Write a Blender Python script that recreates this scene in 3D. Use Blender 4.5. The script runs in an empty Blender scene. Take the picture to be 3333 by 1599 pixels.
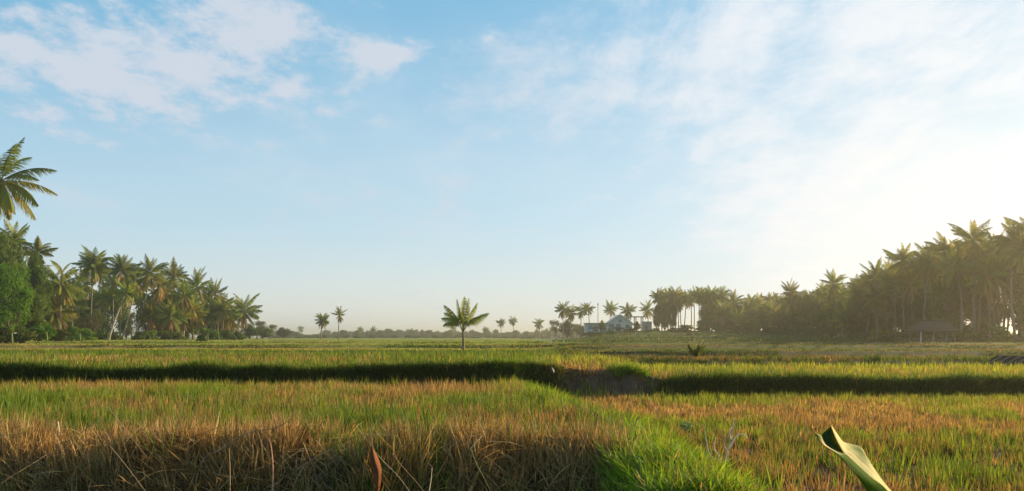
import bpy, math
import numpy as np
from mathutils import Vector
R = math.radians
rng = np.random.default_rng(7)
scene = bpy.context.scene
COL = scene.collection
CAMZ, F, HX, HY = 1.7, 796.4, 512.0, 337.0
SUN_AZ, SUN_EL = R(60), R(20)

def at(px, py, Y):
    """pixel of the photograph at depth Y -> world point"""
    return np.array([(px - HX) / F * Y, Y, CAMZ - (py - HY) / F * Y])

# ------------------------------------------------------------------ helpers
def smooth(a, b, x):
    t = np.clip((x - a) / (b - a), 0, 1)
    return t * t * (3 - 2 * t)

def _hash(ix, iy, s):
    n = np.sin(ix * 127.1 + iy * 311.7 + s * 74.7) * 43758.5453
    return n - np.floor(n)

def vnoise(x, y, s=0):
    ix, iy = np.floor(x), np.floor(y)
    fx, fy = x - ix, y - iy
    fx = fx * fx * (3 - 2 * fx); fy = fy * fy * (3 - 2 * fy)
    a = _hash(ix, iy, s); b = _hash(ix + 1, iy, s); c = _hash(ix, iy + 1, s); d = _hash(ix + 1, iy + 1, s)
    return (a * (1 - fx) + b * fx) * (1 - fy) + (c * (1 - fx) + d * fx) * fy

def fbm(x, y, s=0, o=3):
    t = 0; a = .5; n = 0
    for i in range(o):
        t = t + a * vnoise(x * 2 ** i, y * 2 ** i, s + i); n += a; a *= .5
    return t / n

def mesh_data(name, V, Fc, C=None, mat=None, smooth_shade=False):
    V = np.asarray(V, np.float32); Fc = np.asarray(Fc, np.int32)
    me = bpy.data.meshes.new(name)
    me.vertices.add(len(V)); me.vertices.foreach_set('co', V.ravel())
    k = Fc.shape[1]
    me.loops.add(Fc.size); me.loops.foreach_set('vertex_index', Fc.ravel())
    me.polygons.add(len(Fc))
    me.polygons.foreach_set('loop_start', np.arange(0, Fc.size, k, dtype=np.int32))
    me.polygons.foreach_set('loop_total', np.full(len(Fc), k, np.int32))
    me.polygons.foreach_set('use_smooth', np.full(len(Fc), smooth_shade))
    if C is not None:
        C = np.asarray(C, np.float32)
        if C.shape[1] == 3: C = np.concatenate([C, np.ones((len(C), 1), np.float32)], 1)
        at_ = me.attributes.new('Col', 'FLOAT_COLOR', 'POINT')
        at_.data.foreach_set('color', C.ravel())
    if mat: me.materials.append(mat)
    me.update(calc_edges=True); me.validate()
    return me

def link(name, me, parent=None, loc=None, rot=None, scale=None):
    o = bpy.data.objects.new(name, me); COL.objects.link(o)
    if parent is not None: o.parent = parent
    if loc is not None: o.location = [float(a) for a in loc]
    if rot is not None: o.rotation_euler = rot
    if scale is not None: o.scale = scale if hasattr(scale, '__len__') else (scale,) * 3
    return o

def tag(o, label=None, cat=None, group=None, kind=None):
    if label: o['label'] = label
    if cat: o['category'] = cat
    if group: o['group'] = group
    if kind: o['kind'] = kind
    return o

def empty(name, loc, label, cat, group=None, rz=0):
    o = bpy.data.objects.new(name, None); COL.objects.link(o)
    o.location = [float(a) for a in loc]; o.rotation_euler = (0, 0, rz)
    o.empty_display_size = .2
    return tag(o, label, cat, group)

class MB:
    """collects triangles/quads (stored as tris) with vertex colours"""
    def __init__(s): s.v = []; s.f = []; s.c = []; s.n = 0
    def add(s, V, Fc, C):
        V = np.asarray(V, float); Fc = np.asarray(Fc, int)
        if Fc.shape[1] == 4: Fc = np.concatenate([Fc[:, [0, 1, 2]], Fc[:, [0, 2, 3]]])
        C = np.asarray(C, float)
        if C.ndim == 1: C = np.tile(C, (len(V), 1))
        s.v.append(V); s.f.append(Fc + s.n); s.c.append(C); s.n += len(V)
    def box(s, c, d, col=(.5, .5, .5), rz=0):
        c = np.array(c, float); d = np.array(d, float) / 2
        k = np.array([[a, b, e] for a in (-1, 1) for b in (-1, 1) for e in (-1, 1)], float) * d
        ca, sa = math.cos(rz), math.sin(rz)
        k = np.stack([k[:, 0] * ca - k[:, 1] * sa, k[:, 0] * sa + k[:, 1] * ca, k[:, 2]], 1)
        s.add(k + c, [[0, 1, 3, 2], [4, 6, 7, 5], [0, 4, 5, 1], [2, 3, 7, 6], [0, 2, 6, 4], [1, 5, 7, 3]], col)
    def tube(s, pts, rad, n=8, col=(.3, .25, .2), cap=True):
        pts = np.asarray(pts, float); rad = np.broadcast_to(np.asarray(rad, float), (len(pts),))
        t = np.gradient(pts, axis=0); t /= np.linalg.norm(t, axis=1)[:, None] + 1e-9
        ref = np.where(np.abs(t[:, [2]]) > .9, np.array([[1., 0, 0]]), np.array([[0, 0, 1.]]))
        a = np.cross(t, ref); a /= np.linalg.norm(a, axis=1)[:, None]; b = np.cross(t, a)
        th = np.linspace(0, 2 * np.pi, n, endpoint=False)
        ring = pts[:, None] + rad[:, None, None] * (np.cos(th)[None, :, None] * a[:, None] + np.sin(th)[None, :, None] * b[:, None])
        V = ring.reshape(-1, 3); fs = []
        for i in range(len(pts) - 1):
            for j in range(n):
                k = (j + 1) % n
                fs.append([i * n + j, i * n + k, (i + 1) * n + k, (i + 1) * n + j])
        C = np.asarray(col, float)
        if C.ndim == 2: C = np.repeat(C, n, axis=0)
        if cap:
            V = np.concatenate([V, pts[[0]], pts[[-1]]])
            m = len(pts) * n
            if C.ndim == 2: C = np.concatenate([C, C[[0]], C[[-1]]])
            fs2 = [[m, (j + 1) % n, j] for j in range(n)] + [[m + 1, m - n + j, m - n + (j + 1) % n] for j in range(n)]
            s.add(V, fs, C)
            s.f.append(np.array(fs2) + s.n - len(V))
        else:
            s.add(V, fs, C)
    def mesh(s, name, mat, smooth_shade=False):
        return mesh_data(name, np.concatenate(s.v), np.concatenate(s.f), np.concatenate(s.c), mat, smooth_shade)
    def build(s, name, mat, parent=None, smooth_shade=False, **kw):
        return link(name, s.mesh(name, mat, smooth_shade), parent, **kw)

def blades(P, D, L, W, sag, col0, col1=None, side=None, sagdir=None):
    """P base, D unit direction, L length, W width, sag drop of the tip: bent tapering strips -> V, F, C"""
    n = len(P); L = np.broadcast_to(L, (n,))[:, None]; W = np.broadcast_to(W, (n,))[:, None]
    sag = np.broadcast_to(sag, (n,))[:, None]
    if side is None:
        a = rng.uniform(0, 2 * np.pi, n)
        side = np.stack([np.cos(a), np.sin(a), np.zeros(n)], 1)
        side = side - D * (side * D).sum(1)[:, None]
        side /= np.linalg.norm(side, axis=1)[:, None] + 1e-6
    if sagdir is None: sagdir = np.array([0, 0, -1.])
    if col1 is None: col1 = col0
    m = P + D * L * .55 + sagdir * sag * .3; t = P + D * L + sagdir * sag
    V = np.stack([P - side * W * .5, P + side * W * .5, m - side * W * .42, m + side * W * .42, t], 1).reshape(-1, 3)
    i = np.arange(n)[:, None] * 5
    Fc = np.concatenate([i + [0, 1, 3], i + [0, 3, 2], i + [2, 3, 4]], 1).reshape(-1, 3)
    cm = (col0 + col1) / 2
    C = np.stack([col0, col0, cm, cm, col1], 1).reshape(-1, 3)
    return V, Fc, C

def unit(a): return a / (np.linalg.norm(a, axis=-1, keepdims=True) + 1e-9)

# ------------------------------------------------------------------ materials
def nodes(mat):
    mat.use_nodes = True
    nt = mat.node_tree; nt.nodes.clear()
    return nt, nt.nodes, nt.links

def mat_leaf(name, trans=.35, rough=.55, spec=.25, noise_scale=0, vary=.25, tint=(1, 1, 1)):
    m = bpy.data.materials.new(name); nt, N, Lk = nodes(m)
    out = N.new('ShaderNodeOutputMaterial')
    a = N.new('ShaderNodeAttribute'); a.attribute_name = 'Col'
    oi = N.new('ShaderNodeObjectInfo')
    mr = N.new('ShaderNodeMapRange'); mr.inputs['To Min'].default_value = 1 - vary; mr.inputs['To Max'].default_value = 1 + vary
    Lk.new(oi.outputs['Random'], mr.inputs['Value'])
    hs = N.new('ShaderNodeHueSaturation')
    mh = N.new('ShaderNodeMapRange'); mh.inputs['To Min'].default_value = .5 - .03 * (vary > 0); mh.inputs['To Max'].default_value = .5 + .015 * (vary > 0)
    m2 = N.new('ShaderNodeMath'); m2.operation = 'MULTIPLY'; m2.inputs[1].default_value = 7.31
    m3 = N.new('ShaderNodeMath'); m3.operation = 'FRACT'
    Lk.new(oi.outputs['Random'], m2.inputs[0]); Lk.new(m2.outputs[0], m3.inputs[0]); Lk.new(m3.outputs[0], mh.inputs['Value'])
    Lk.new(mh.outputs[0], hs.inputs['Hue']); Lk.new(mr.outputs[0], hs.inputs['Value'])
    Lk.new(a.outputs['Color'], hs.inputs['Color'])
    p = N.new('ShaderNodeBsdfPrincipled'); p.inputs['Roughness'].default_value = rough
    p.inputs['Specular IOR Level'].default_value = spec
    t = N.new('ShaderNodeBsdfTranslucent')
    mt = N.new('ShaderNodeMix'); mt.data_type = 'RGBA'; mt.blend_type = 'MULTIPLY'; mt.inputs['Factor'].default_value = 1
    mt.inputs['B'].default_value = (1.35 * tint[0], 1.2 * tint[1], .6 * tint[2], 1)
    Lk.new(hs.outputs[0], mt.inputs['A'])
    Lk.new(hs.outputs[0], p.inputs['Base Color']); Lk.new(mt.outputs['Result'], t.inputs['Color'])
    mx = N.new('ShaderNodeMixShader'); mx.inputs[0].default_value = trans
    Lk.new(p.outputs[0], mx.inputs[1]); Lk.new(t.outputs[0], mx.inputs[2]); Lk.new(mx.outputs[0], out.inputs['Surface'])
    return m

def mat_surf(name, rough=.85, scale=8., amount=.35, bump=.3, spec=.2, stretch=(1, 1, 1)):
    """vertex colour broken up by noise, with bump"""
    m = bpy.data.materials.new(name); nt, N, Lk = nodes(m)
    out = N.new('ShaderNodeOutputMaterial')
    a = N.new('ShaderNodeAttribute'); a.attribute_name = 'Col'
    tc = N.new('ShaderNodeTexCoord'); mp = N.new('ShaderNodeMapping'); mp.inputs['Scale'].default_value = stretch
    Lk.new(tc.outputs['Object'], mp.inputs['Vector'])
    n = N.new('ShaderNodeTexNoise'); n.inputs['Scale'].default_value = scale; n.inputs['Detail'].default_value = 6
    n.inputs['Roughness'].default_value = .65
    Lk.new(mp.outputs[0], n.inputs['Vector'])
    mr = N.new('ShaderNodeMapRange'); mr.inputs['From Min'].default_value = .3; mr.inputs['From Max'].default_value = .7
    mr.inputs['To Min'].default_value = 1 - amount; mr.inputs['To Max'].default_value = 1 + amount
    Lk.new(n.outputs['Fac'], mr.inputs['Value'])
    mx = N.new('ShaderNodeMix'); mx.data_type = 'RGBA'; mx.blend_type = 'MULTIPLY'; mx.inputs['Factor'].default_value = 1
    Lk.new(a.outputs['Color'], mx.inputs['A']); Lk.new(mr.outputs[0], mx.inputs['B'])
    p = N.new('ShaderNodeBsdfPrincipled'); p.inputs['Roughness'].default_value = rough
    p.inputs['Specular IOR Level'].default_value = spec
    b = N.new('ShaderNodeBump'); b.inputs['Strength'].default_value = bump; b.inputs['Distance'].default_value = .05
    Lk.new(n.outputs['Fac'], b.inputs['Height']); Lk.new(b.outputs[0], p.inputs['Normal'])
    Lk.new(mx.outputs['Result'], p.inputs['Base Color']); Lk.new(p.outputs[0], out.inputs['Surface'])
    return m

M_GRASS = mat_leaf('grass_blades', .42, .6, .2, vary=0)
M_STRAW = mat_leaf('dry_straw', .25, .7, .15, vary=0)
M_PALM = mat_leaf('palm_fronds', .42, .65, .1, vary=.22)
M_DEADF = mat_leaf('dead_fronds', .25, .75, .1, vary=.2)
M_LEAF = mat_leaf('broad_leaves', .4, .7, .06, vary=.25)
M_BANANA = mat_leaf('banana_leaf', .5, .7, .03, vary=.1)
M_BARK = mat_surf('bark', .9, 6, .4, .6, .1, (1, 1, 3))
M_GROUND = mat_surf('field_ground', .95, 1.7, .4, .5, .1)
M_EARTH = mat_surf('bare_earth', .95, 5, .45, .9, .1)
M_WALL = mat_surf('painted_wall', .8, 1.2, .12, .05, .2)
M_THATCH = mat_surf('thatch', .95, 10, .4, .7, .05, (3, 1, 1))
M_METAL = mat_surf('weathered_sheet', .55, 3, .3, .2, .4)

# ------------------------------------------------------------------ terrain
def edge_y(x):           # foot/lip line of the big terrace bank
    return 25.4 + .55 * (fbm(x * .12 + 3, x * 0 + .5, 4) - .5) * 2 + .18 * np.sin(x * .9) + .5 * (fbm(x * .8, x * 0 + 2.5, 6) - .5) + np.where(x < 0, -x * .02, -x * .012)

def bund_x(y):
    return np.interp(y, [5, 9.5, 14.5, 20, 26], [2.1, 2.0, 1.85, .8, -.1]) + .08 * np.sin(y * 1.1)

def near_edge(x):
    return 11.15 + .22 * np.sin(x * 1.7 + 1) + .9 * (fbm(x * .9, x * 0, 9) - .5)

LSTEP = [(44, -.14), (53, .3), (72, .34), (100, .3), (140, .3), (200, .3)]
TILT_L, TILT_R = .0068, .0085
RSTEP = [(35, -.2), (43, .34), (57, .40), (76, .34), (100, .30)]

def height(x, y):
    x = np.asarray(x, float); y = np.asarray(y, float)
    ys = np.maximum(y, 1.)
    lower = np.where(x < bund_x(y), 0., -.3)
    bx = (x - bund_x(y))
    lower = -.3 + .3 * (1 - smooth(.1, .9, bx))
    lower = lower + .09 * np.exp(-(bx / .5) ** 2) * smooth(8, 10.5, y)
    lower = lower - .75 * (1 - smooth(-.75, 0, y - near_edge(x))) * (1 - smooth(-1.0, -.5, bx))
    lower = lower + .05 * (fbm(x * .8, y * .8, 2) - .5)
    up0 = .3 + .4 * (1 - smooth(3.3, 5.4, x))
    up = up0 + .06 * (fbm(x * .5, y * .5, 5) - .5) + .42 * (fbm(x * .33 + 9, y * .1, 8) - .5) * (1 - smooth(26, 30, y))
    r = smooth(0.0, .14, x / ys)
    wob = 2.2 * (fbm(x * .04, y * 0 + 1, 11) - .5) * ys / 50
    L = sum(s * smooth(-.35, .0, y - (e + wob + x * .03)) for e, s in LSTEP)
    Rr = sum(s * smooth(-.35, .0, y - (e + wob - x * .035)) for e, s in RSTEP)
    tl = np.clip(y - 40, 0, 180)
    up = up + (L - TILT_L * np.minimum(tl, 170)) * (1 - r) + (Rr - TILT_R * np.minimum(tl, 75)) * r
    # rising terraces towards the house and the right-hand grove
    k = x / ys
    m = smooth(.05, .16, k) * (1 - .6 * smooth(.42, .5, k))
    hill = sum(s * smooth(-3, 0, y - e) for e, s in [(150, .35), (172, .5), (196, .6), (222, .6), (245, .6)])
    up = up + hill * m
    e = edge_y(x)
    br = smooth(1.0, 1.8, x) * (1 - smooth(4.2, 5.6, x))
    rough = br * (.45 * (fbm(x * 3.2, y * 2.2, 51, 4) - .5))
    t = smooth(-.28 - .35 * br, .05 + .1 * br, y - e + rough)
    lower = lower + br * .22 * np.maximum(fbm(x * 4.5, y * 4.5, 53, 3) - .45, 0) * np.exp(-((y - e + .7) / .35) ** 2)
    return lower * (1 - t) + up * t

GREEN = np.array([.072, .135, .015]); YGREEN = np.array([.24, .26, .03]); STRAW = np.array([.45, .285, .11]); BROWN = np.array([.20, .112, .048])

def field_mix(x, y):
    """(dry 0..1, yellow 0..1) of the crop at a point"""
    x = np.asarray(x, float); y = np.asarray(y, float); ys = np.maximum(y, 1)
    k = x / ys; r = smooth(-.0, .1, k)
    n1 = fbm(x * .35, y * .35, 21); n2 = fbm(x * .08 + 5, y * .16, 23); n3 = fbm(x * 1.1, y * 1.1, 27)
    # lower fields
    left = np.interp(y, [9, 11, 12.5, 14.5, 17, 20.5, 22, 24, 26], [.95, .85, .6, .42, .36, .36, .6, .82, .55])
    right = np.interp(y, [6, 9, 11, 14, 17, 19, 22, 23.5, 25], [.7, .7, .62, .55, .66, .8, .9, .7, .35])
    low = np.where(x < bund_x(y), left, right) + 2.0 * (n1 - .5) + .9 * (n3 - .5)
    lowy = np.where(x < bund_x(y), np.interp(y, [10, 20, 24, 26], [.2, .25, .7, .8]), np.interp(y, [8, 16, 22, 25], [.25, .4, .6, .8]))
    # upper fields, left and right bands
    ul = np.interp(y, [25, 27, 29.5, 32, 35, 44, 46, 53, 55, 64, 71, 73, 90, 130, 300], [.1, .12, .5, .5, .2, .05, .1, .1, .3, .55, .6, .1, .12, .1, .1]) * np.where(k > -.17, .6, 1)
    ur = np.interp(y, [25, 26, 27.2, 29, 34, 36, 42, 44, 55, 58, 70, 76, 78, 98, 102, 112, 149, 152, 168, 174, 192, 198, 218, 224, 240, 300], [.2, .55, .75, .35, .2, .1, .1, .6, .65, .3, .3, .3, .6, .55, .1, .1, .1, .45, .4, .05, .1, .5, .45, .05, .1, .1])
    up = ul * (1 - r) + ur * r + .9 * (n2 - .5) + .6 * (n1 - .5) * (y < 60)
    ulY = np.interp(y, [25, 40, 46, 60, 120, 300], [.35, .1, .3, .75, .75, .5]); urY = np.interp(y, [25, 34, 36, 60, 120, 300], [.85, .95, .1, .15, .15, .15])
    upy = ulY * (1 - r) + urY * r
    isup = y > edge_y(x)
    return np.clip(np.where(isup, up, low), 0, 1), np.clip(np.where(isup, upy, lowy) + .6 * (n3 - .5), 0, 1)

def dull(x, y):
    """shade of the right grove, painted as a darker crop tone on the upper right terraces"""
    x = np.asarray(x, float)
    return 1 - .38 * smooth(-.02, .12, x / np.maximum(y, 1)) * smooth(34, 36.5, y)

def build_ground():
    ylines = list(np.arange(-25, 4, 2.)) + list(np.arange(4, 24.2, .13)) + list(np.arange(24.2, 27, .045)) + list(np.arange(27, 38, .13))
    y = 38.
    while y < 3000: ylines.append(y); y += .012 * y
    yl = np.array(ylines); nu = 900
    u = np.linspace(-1, 1, nu)
    Y = np.repeat(yl[:, None], nu, 1); X = u[None] * (10 + .9 * np.abs(Y))
    Z = height(X, Y)
    V = np.stack([X, Y, Z], 2).reshape(-1, 3)
    i = (np.arange(len(yl) - 1)[:, None] * nu + np.arange(nu - 1)[None]).ravel()
    Fc = np.stack([i, i + 1, i + nu + 1, i + nu], 1)
    x, yy = V[:, 0], V[:, 1]
    dry, yel = field_mix(x, yy)
    crop = (GREEN * .9)[None] * (1 - yel)[:, None] + (YGREEN * .8)[None] * yel[:, None]
    crop = crop * (1 - dry)[:, None] + (STRAW * .62)[None] * dry[:, None]
    crop = crop * dull(x, yy)[:, None]  # grove shade multiplied into the crop colour on the right
    soil = np.array([.045, .028, .014])
    w = np.clip((yy - 30) / 60, 0, 1)[:, None]
    C = soil * (1 - w) + crop * w
    # bare eroded earth of the broken bank
    e = edge_y(x)
    face = ((yy > e - .6) & (yy < e + .35))
    bare = smooth(1.2, 1.5, x + .5 * (fbm(x * 3, yy * 3, 77) - .5)) * (1 - smooth(4.0, 5.6, x + 1.6 * (fbm(x * 2.5, yy * 6, 78) - .5))) * face
    C = C * (1 - bare[:, None]) + (np.array([.10, .06, .037]) * (.5 + .9 * fbm(x * 5, yy * 7, 79, 4))[:, None]) * bare[:, None]
    return mesh_data('ground', V, Fc, C, M_GROUND, True)

g = link('ground', build_ground()); tag(g, 'terraced rice field ground with low banks stepping into the distance', 'ground', kind='structure')

# ------------------------------------------------------------------ crops and grass (stuff)
def scatter(n, y0, y1, x0f, x1f, p=1.0):
    """random points, density even over the area between two y and two x functions"""
    out = []
    got = 0
    while got < n:
        y = rng.uniform(y0, y1, n); x = rng.uniform(-.72 * y1 - 7, .72 * y1 + 7, n)
        k = (x > x0f(y)) & (x < x1f(y))
        out.append(np.stack([x[k], y[k]], 1)); got += k.sum()
    return np.concatenate(out)[:n]

vl = lambda y: -.70 * y - 6.5
vr = lambda y: .70 * y + 6.5

def crop_colors(x, y, n, per=1, bias=0.):
    dry, yel = field_mix(x, y)
    u_ = np.repeat(rng.random(n // per), per); u_ = np.where(rng.random(n) < .3, rng.random(n), u_)
    isdry = u_ < np.clip(dry + bias, 0.03, .97)
    f = rng.random(n)[:, None]
    gcol = GREEN * (1 - yel)[:, None] + YGREEN * yel[:, None]
    gcol = gcol * rng.uniform(.75, 1.25, n)[:, None] * np.repeat(rng.uniform(.6, 1.4, n // per), per)[:, None]
    w_ = np.where((x > bund_x(y)) & (y < 25), np.interp(y, [8, 14, 18, 21], [.35, .3, .7, 1.]), np.interp(y, [10, 12, 15, 21, 23], [1.25, .95, .6, .65, 1.]))[:, None]
    f = f * w_
    s = STRAW * f + BROWN * (1 - f); s = s * rng.uniform(.75, 1.25, n)[:, None] * np.repeat(rng.uniform(.65, 1.35, n // per), per)[:, None]
    s = s * (1 + (rng.random(n)[:, None] - .5) * np.array([.1, .25, .5]))
    return np.where(isdry[:, None], s, gcol) * dull(x, y)[:, None], isdry  # dull(): grove shade multiplied into the crop colour on the right

def clumps(pts, per, spread, hmin, hmax, width, lean=.22, bias=0.):
    n = len(pts) * per
    c = np.repeat(pts, per, 0)
    off = rng.normal(0, spread, (n, 2))
    xy = c + off
    z = height(xy[:, 0], xy[:, 1])
    P = np.column_stack([xy, z - .01])
    hs = np.repeat(rng.uniform(.55, 1.3, len(pts)) * (.72 + .56 * fbm(pts[:, 0] * .9, pts[:, 1] * .9, 41)), per)
    col, isdry = crop_colors(xy[:, 0], xy[:, 1], n, per, bias=bias)
    D = unit(np.column_stack([off / max(spread, 1e-3) * lean * .45 + rng.normal(0, lean * .6, (n, 2)), np.ones(n)]))
    L = rng.uniform(hmin, hmax, n) * hs * np.where(isdry, .85, 1.1)
    W = width * rng.uniform(.7, 1.3, n) * np.where(isdry, 1.1, .95)
    tip = np.where(isdry[:, None], col * 1.05, col * np.array([1.25, 1.15, 1.]))
    return blades(P, D, L, W, rng.uniform(.0, .18, n) * L, col, tip)

def stuff(name, parts, label, cat, mat):
    V = []; Fc = []; C = []; n = 0
    for v, f, c in parts: V.append(v); Fc.append(f + n); C.append(c); n += len(v)
    o = link(name, mesh_data(name, np.concatenate(V), np.concatenate(Fc), np.concatenate(C), mat))
    return tag(o, label, cat, kind='stuff')

# lower left field
pl = scatter(10000, 11.2, 25.6, vl, lambda y: bund_x(y) - .1)
pl = pl[(pl[:, 1] > near_edge(pl[:, 0])) & (pl[:, 1] < edge_y(pl[:, 0]) - .35)]
k = pl[:, 1] < 16
stuff('rice_stubble', [clumps(pl[k], 20, .055, .20, .48, .015), clumps(pl[~k], 17, .07, .22, .46, .021)],
      'green and straw coloured rice stubble of the lower left field', 'rice stubble', M_GRASS)
# lower right field
pr = scatter(10400, 6.5, 25.2, lambda y: bund_x(y) + .35, vr)
pr = pr[pr[:, 1] < edge_y(pr[:, 0]) - .3]
pr = pr[rng.random(len(pr)) < np.where(pr[:, 1] < 16, .45 + .55 * (fbm(pr[:, 0] * .8, pr[:, 1] * .8, 47) > .47), 1)]
k = pr[:, 1] < 15
stuff('rice_stubble', [clumps(pr[k], 20, .06, .14, .36, .015), clumps(pr[~k], 17, .07, .16, .34, .021)],
      'orange tinged low rice stubble of the lower right field', 'rice stubble', M_GRASS)
# dry tall stubble and hanging straw along the near edge of the left field
pn = scatter(2300, 10.2, 12.4, vl, lambda y: bund_x(y) - .45)
d = pn[:, 1] - near_edge(pn[:, 0]); pn = pn[(d > -.42) & (d < .9) & (fbm(pn[:, 0] * 1.4, pn[:, 1] * 1.4, 61) > .46)]
a = clumps(pn, 24, .07, .24, .72, .017, .42, bias=.2)
ps = scatter(400, 10.1, 11., vl, lambda y: bund_x(y) - .4)
a2 = clumps(ps, 12, .05, .25, .6, .014, .45, bias=-.35)
stuff('dry_stubble', [a, a2], 'tall dry brown stubble lining the near rim of the left field', 'dry stubble', M_STRAW)
# loose straw draped over the rim: lying stalks in drifts
def straw(n, cx, cy, sx, sy, zoff, L0, L1, ang, angs):
    x = rng.normal(cx, sx, n); y = rng.normal(cy, sy, n)
    z = height(x, y) + rng.uniform(.02, 1, n) * zoff * np.exp(-((x - cx) / (1.6 * sx)) ** 2)
    a_ = rng.normal(ang, angs, n); el = rng.normal(-.1, .35, n)
    D = np.column_stack([np.cos(a_) * np.cos(el), np.sin(a_) * np.cos(el) * .6, np.sin(el)]); D = unit(D)
    L = rng.uniform(L0, L1, n)
    f = (rng.random(n) * np.clip((y - 10.4) / .5, .35, 1.2))[:, None]; col = (STRAW * f + BROWN * .8 * (1 - f)) * rng.uniform(.5, 1.25, n)[:, None]
    return blades(np.column_stack([x, y, z]), D, L, rng.uniform(.009, .018, n), rng.uniform(0, .3, n) * L, col)
parts = []
for cx, n, zo, ang in [(-6.3, 700, .42, -.5), (-5.1, 900, .45, -.6), (-4.4, 600, .35, -.8), (-7.4, 300, .5, .4), (-2.6, 350, .4, -1.2), (-1.5, 350, .42, 1.4),
                       (-.4, 420, .4, -1.0), (.6, 360, .42, -.9), (1.1, 300, .35, 1.3), (-3.4, 300, .3, -1.), (-9.2, 350, .4, -.7), (-11., 350, .4, .6)]:
    parts.append(straw(n, cx, 10.85, .42, .28, zo, .25, .75, ang, .55))
stuff('loose_straw', parts, 'heaps of loose dry straw slumped over the near rim of the left field', 'straw', M_STRAW)

# bright grass on the bund between the two lower fields
def grassy(n, xy, h0, h1, w, lean, base, tipmul, zoff=-.01, leandir=None, dryp=.08, hmul=1., tone=1.):
    n = len(xy); z = height(xy[:, 0], xy[:, 1]) + zoff
    P = np.column_stack([xy, z])
    d = rng.normal(0, lean, (n, 2))
    if leandir is not None: d = d + np.asarray(leandir)
    D = unit(np.column_stack([d, np.ones(n)])); L = rng.uniform(h0, h1, n) * (.7 + .6 * fbm(xy[:, 0] * 1.3, xy[:, 1] * 1.3, 31)) * hmul
    yel = np.clip(fbm(xy[:, 0] * .9, xy[:, 1] * .9, 33) * 1.2 - .2 + rng.uniform(-.25, .25, n), 0, 1)[:, None]
    col = (base[0] * (1 - yel) + base[1] * yel) * rng.uniform(.7, 1.3, n)[:, None]
    col = col * (np.asarray(tone)[:, None] if np.ndim(tone) else tone)
    dr = rng.random(n) < dryp
    col = np.where(dr[:, None], STRAW * rng.uniform(.5, 1, n)[:, None], col)
    return blades(P, D, L, w * rng.uniform(.7, 1.3, n), rng.uniform(.05, .45, n) * L, col, col * tipmul)
BRIGHT = (np.array([.085, .19, .012]), np.array([.20, .28, .018]))
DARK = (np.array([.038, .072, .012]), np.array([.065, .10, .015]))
nc_ = 3400
y = 8.2 + 18.0 * rng.random(nc_) ** 1.3
wd = np.interp(y, [8, 11, 15, 20, 24, 26], [.56, .56, .5, .5, .7, .85])
x = bund_x(y) + .1 + rng.normal(0, 1, nc_) * wd * .62
keep = rng.random(nc_) < np.interp(y, [8, 11.3, 12.6, 18.5, 20.5, 26], [1, 1, .34, .4, 1, 1]); x = x[keep]; y = y[keep]; nc_ = len(y)
ii = np.repeat(np.arange(nc_), 24)
bh = rng.uniform(.5, 1.35, nc_)[ii]; bl = rng.normal(0, .35, (nc_, 2))[ii]; bt = rng.uniform(.55, 1.35, nc_)[ii]
x = x[ii] + rng.normal(0, .085, len(ii)); y = y[ii] + rng.normal(0, .085, len(ii))
k = y < edge_y(x) + .2
stuff('grass', [grassy(0, np.column_stack([x, y])[k], .16, .44, .015, .4, BRIGHT, np.array([1.25, 1.15, 1]), dryp=.1, leandir=bl[k], hmul=bh[k], tone=bt[k])],
      'bright green grass on the narrow bund between the two lower fields', 'grass', M_GRASS)
# dark grass clothing the bank faces
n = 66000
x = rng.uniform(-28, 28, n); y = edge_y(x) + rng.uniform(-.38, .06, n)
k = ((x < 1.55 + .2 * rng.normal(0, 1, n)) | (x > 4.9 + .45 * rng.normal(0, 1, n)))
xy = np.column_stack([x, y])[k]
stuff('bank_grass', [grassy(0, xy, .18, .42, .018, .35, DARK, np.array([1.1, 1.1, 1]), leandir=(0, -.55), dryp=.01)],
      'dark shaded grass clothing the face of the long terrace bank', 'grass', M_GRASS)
# lip of fresh grass on top of the bank + clump beside the bare earth
n = 33000
x = rng.uniform(-28, 28, n); y = edge_y(x) + rng.gamma(1.5, .45, n)
k = (x < 1.4) | (x > 5.2); xy = np.column_stack([x, y])[k]
n2 = 2400
cx = rng.normal(3.75, .24, n2); cy = edge_y(cx) + np.abs(rng.normal(.0, .35, n2)) + .02
n3 = 1100; ex2 = np.where(rng.random(320) < .6, rng.normal(1.9, .5, 320), rng.uniform(1.3, 4.2, 320)); ex3 = rng.normal(1.2, .2, 700)
ex = rng.uniform(1.2, 3.6, n3); ey = edge_y(ex) + rng.uniform(0, .9, n3)
stuff('grass', [grassy(0, xy, .2, .46, .017, .3, (GREEN, np.array([.13, .19, .018])), np.array([1.25, 1.15, 1]), dryp=.12, hmul=.35 + 1.3 * fbm(xy[:, 0] * .8, xy[:, 1] * .3, 63)),
                grassy(0, np.column_stack([cx, cy]), .2, .55, .02, .5, BRIGHT, np.array([1.2, 1.1, 1])),
                grassy(0, np.column_stack([ex, ey]), .08, .24, .018, .4, (BROWN, STRAW * .7), np.array([1., 1., 1]), dryp=.4),
                grassy(0, np.column_stack([ex2, edge_y(ex2) + rng.uniform(-.12, .1, 320)]), .1, .32, .016, .5, (BROWN * .7, STRAW * .6), np.array([1., 1., 1]), dryp=.3, leandir=(0, -1.3)),
                grassy(0, np.column_stack([ex3, edge_y(ex3) + rng.uniform(-.8, .1, 700)]), .15, .5, .017, .6, (STRAW * .5, YGREEN * .6), np.array([1., 1., 1]), dryp=.4, leandir=(.25, -.5))],
      'fresh green grass along the lip of the long terrace bank', 'grass', M_GRASS)
def step_line(e, x, right): return e + x * (-.035 if right else .03) + 2.2 * (fbm(x * .04, x * 0 + 1, 11) - .5) * e / 50
xs_, ys_ = [], []
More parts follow.
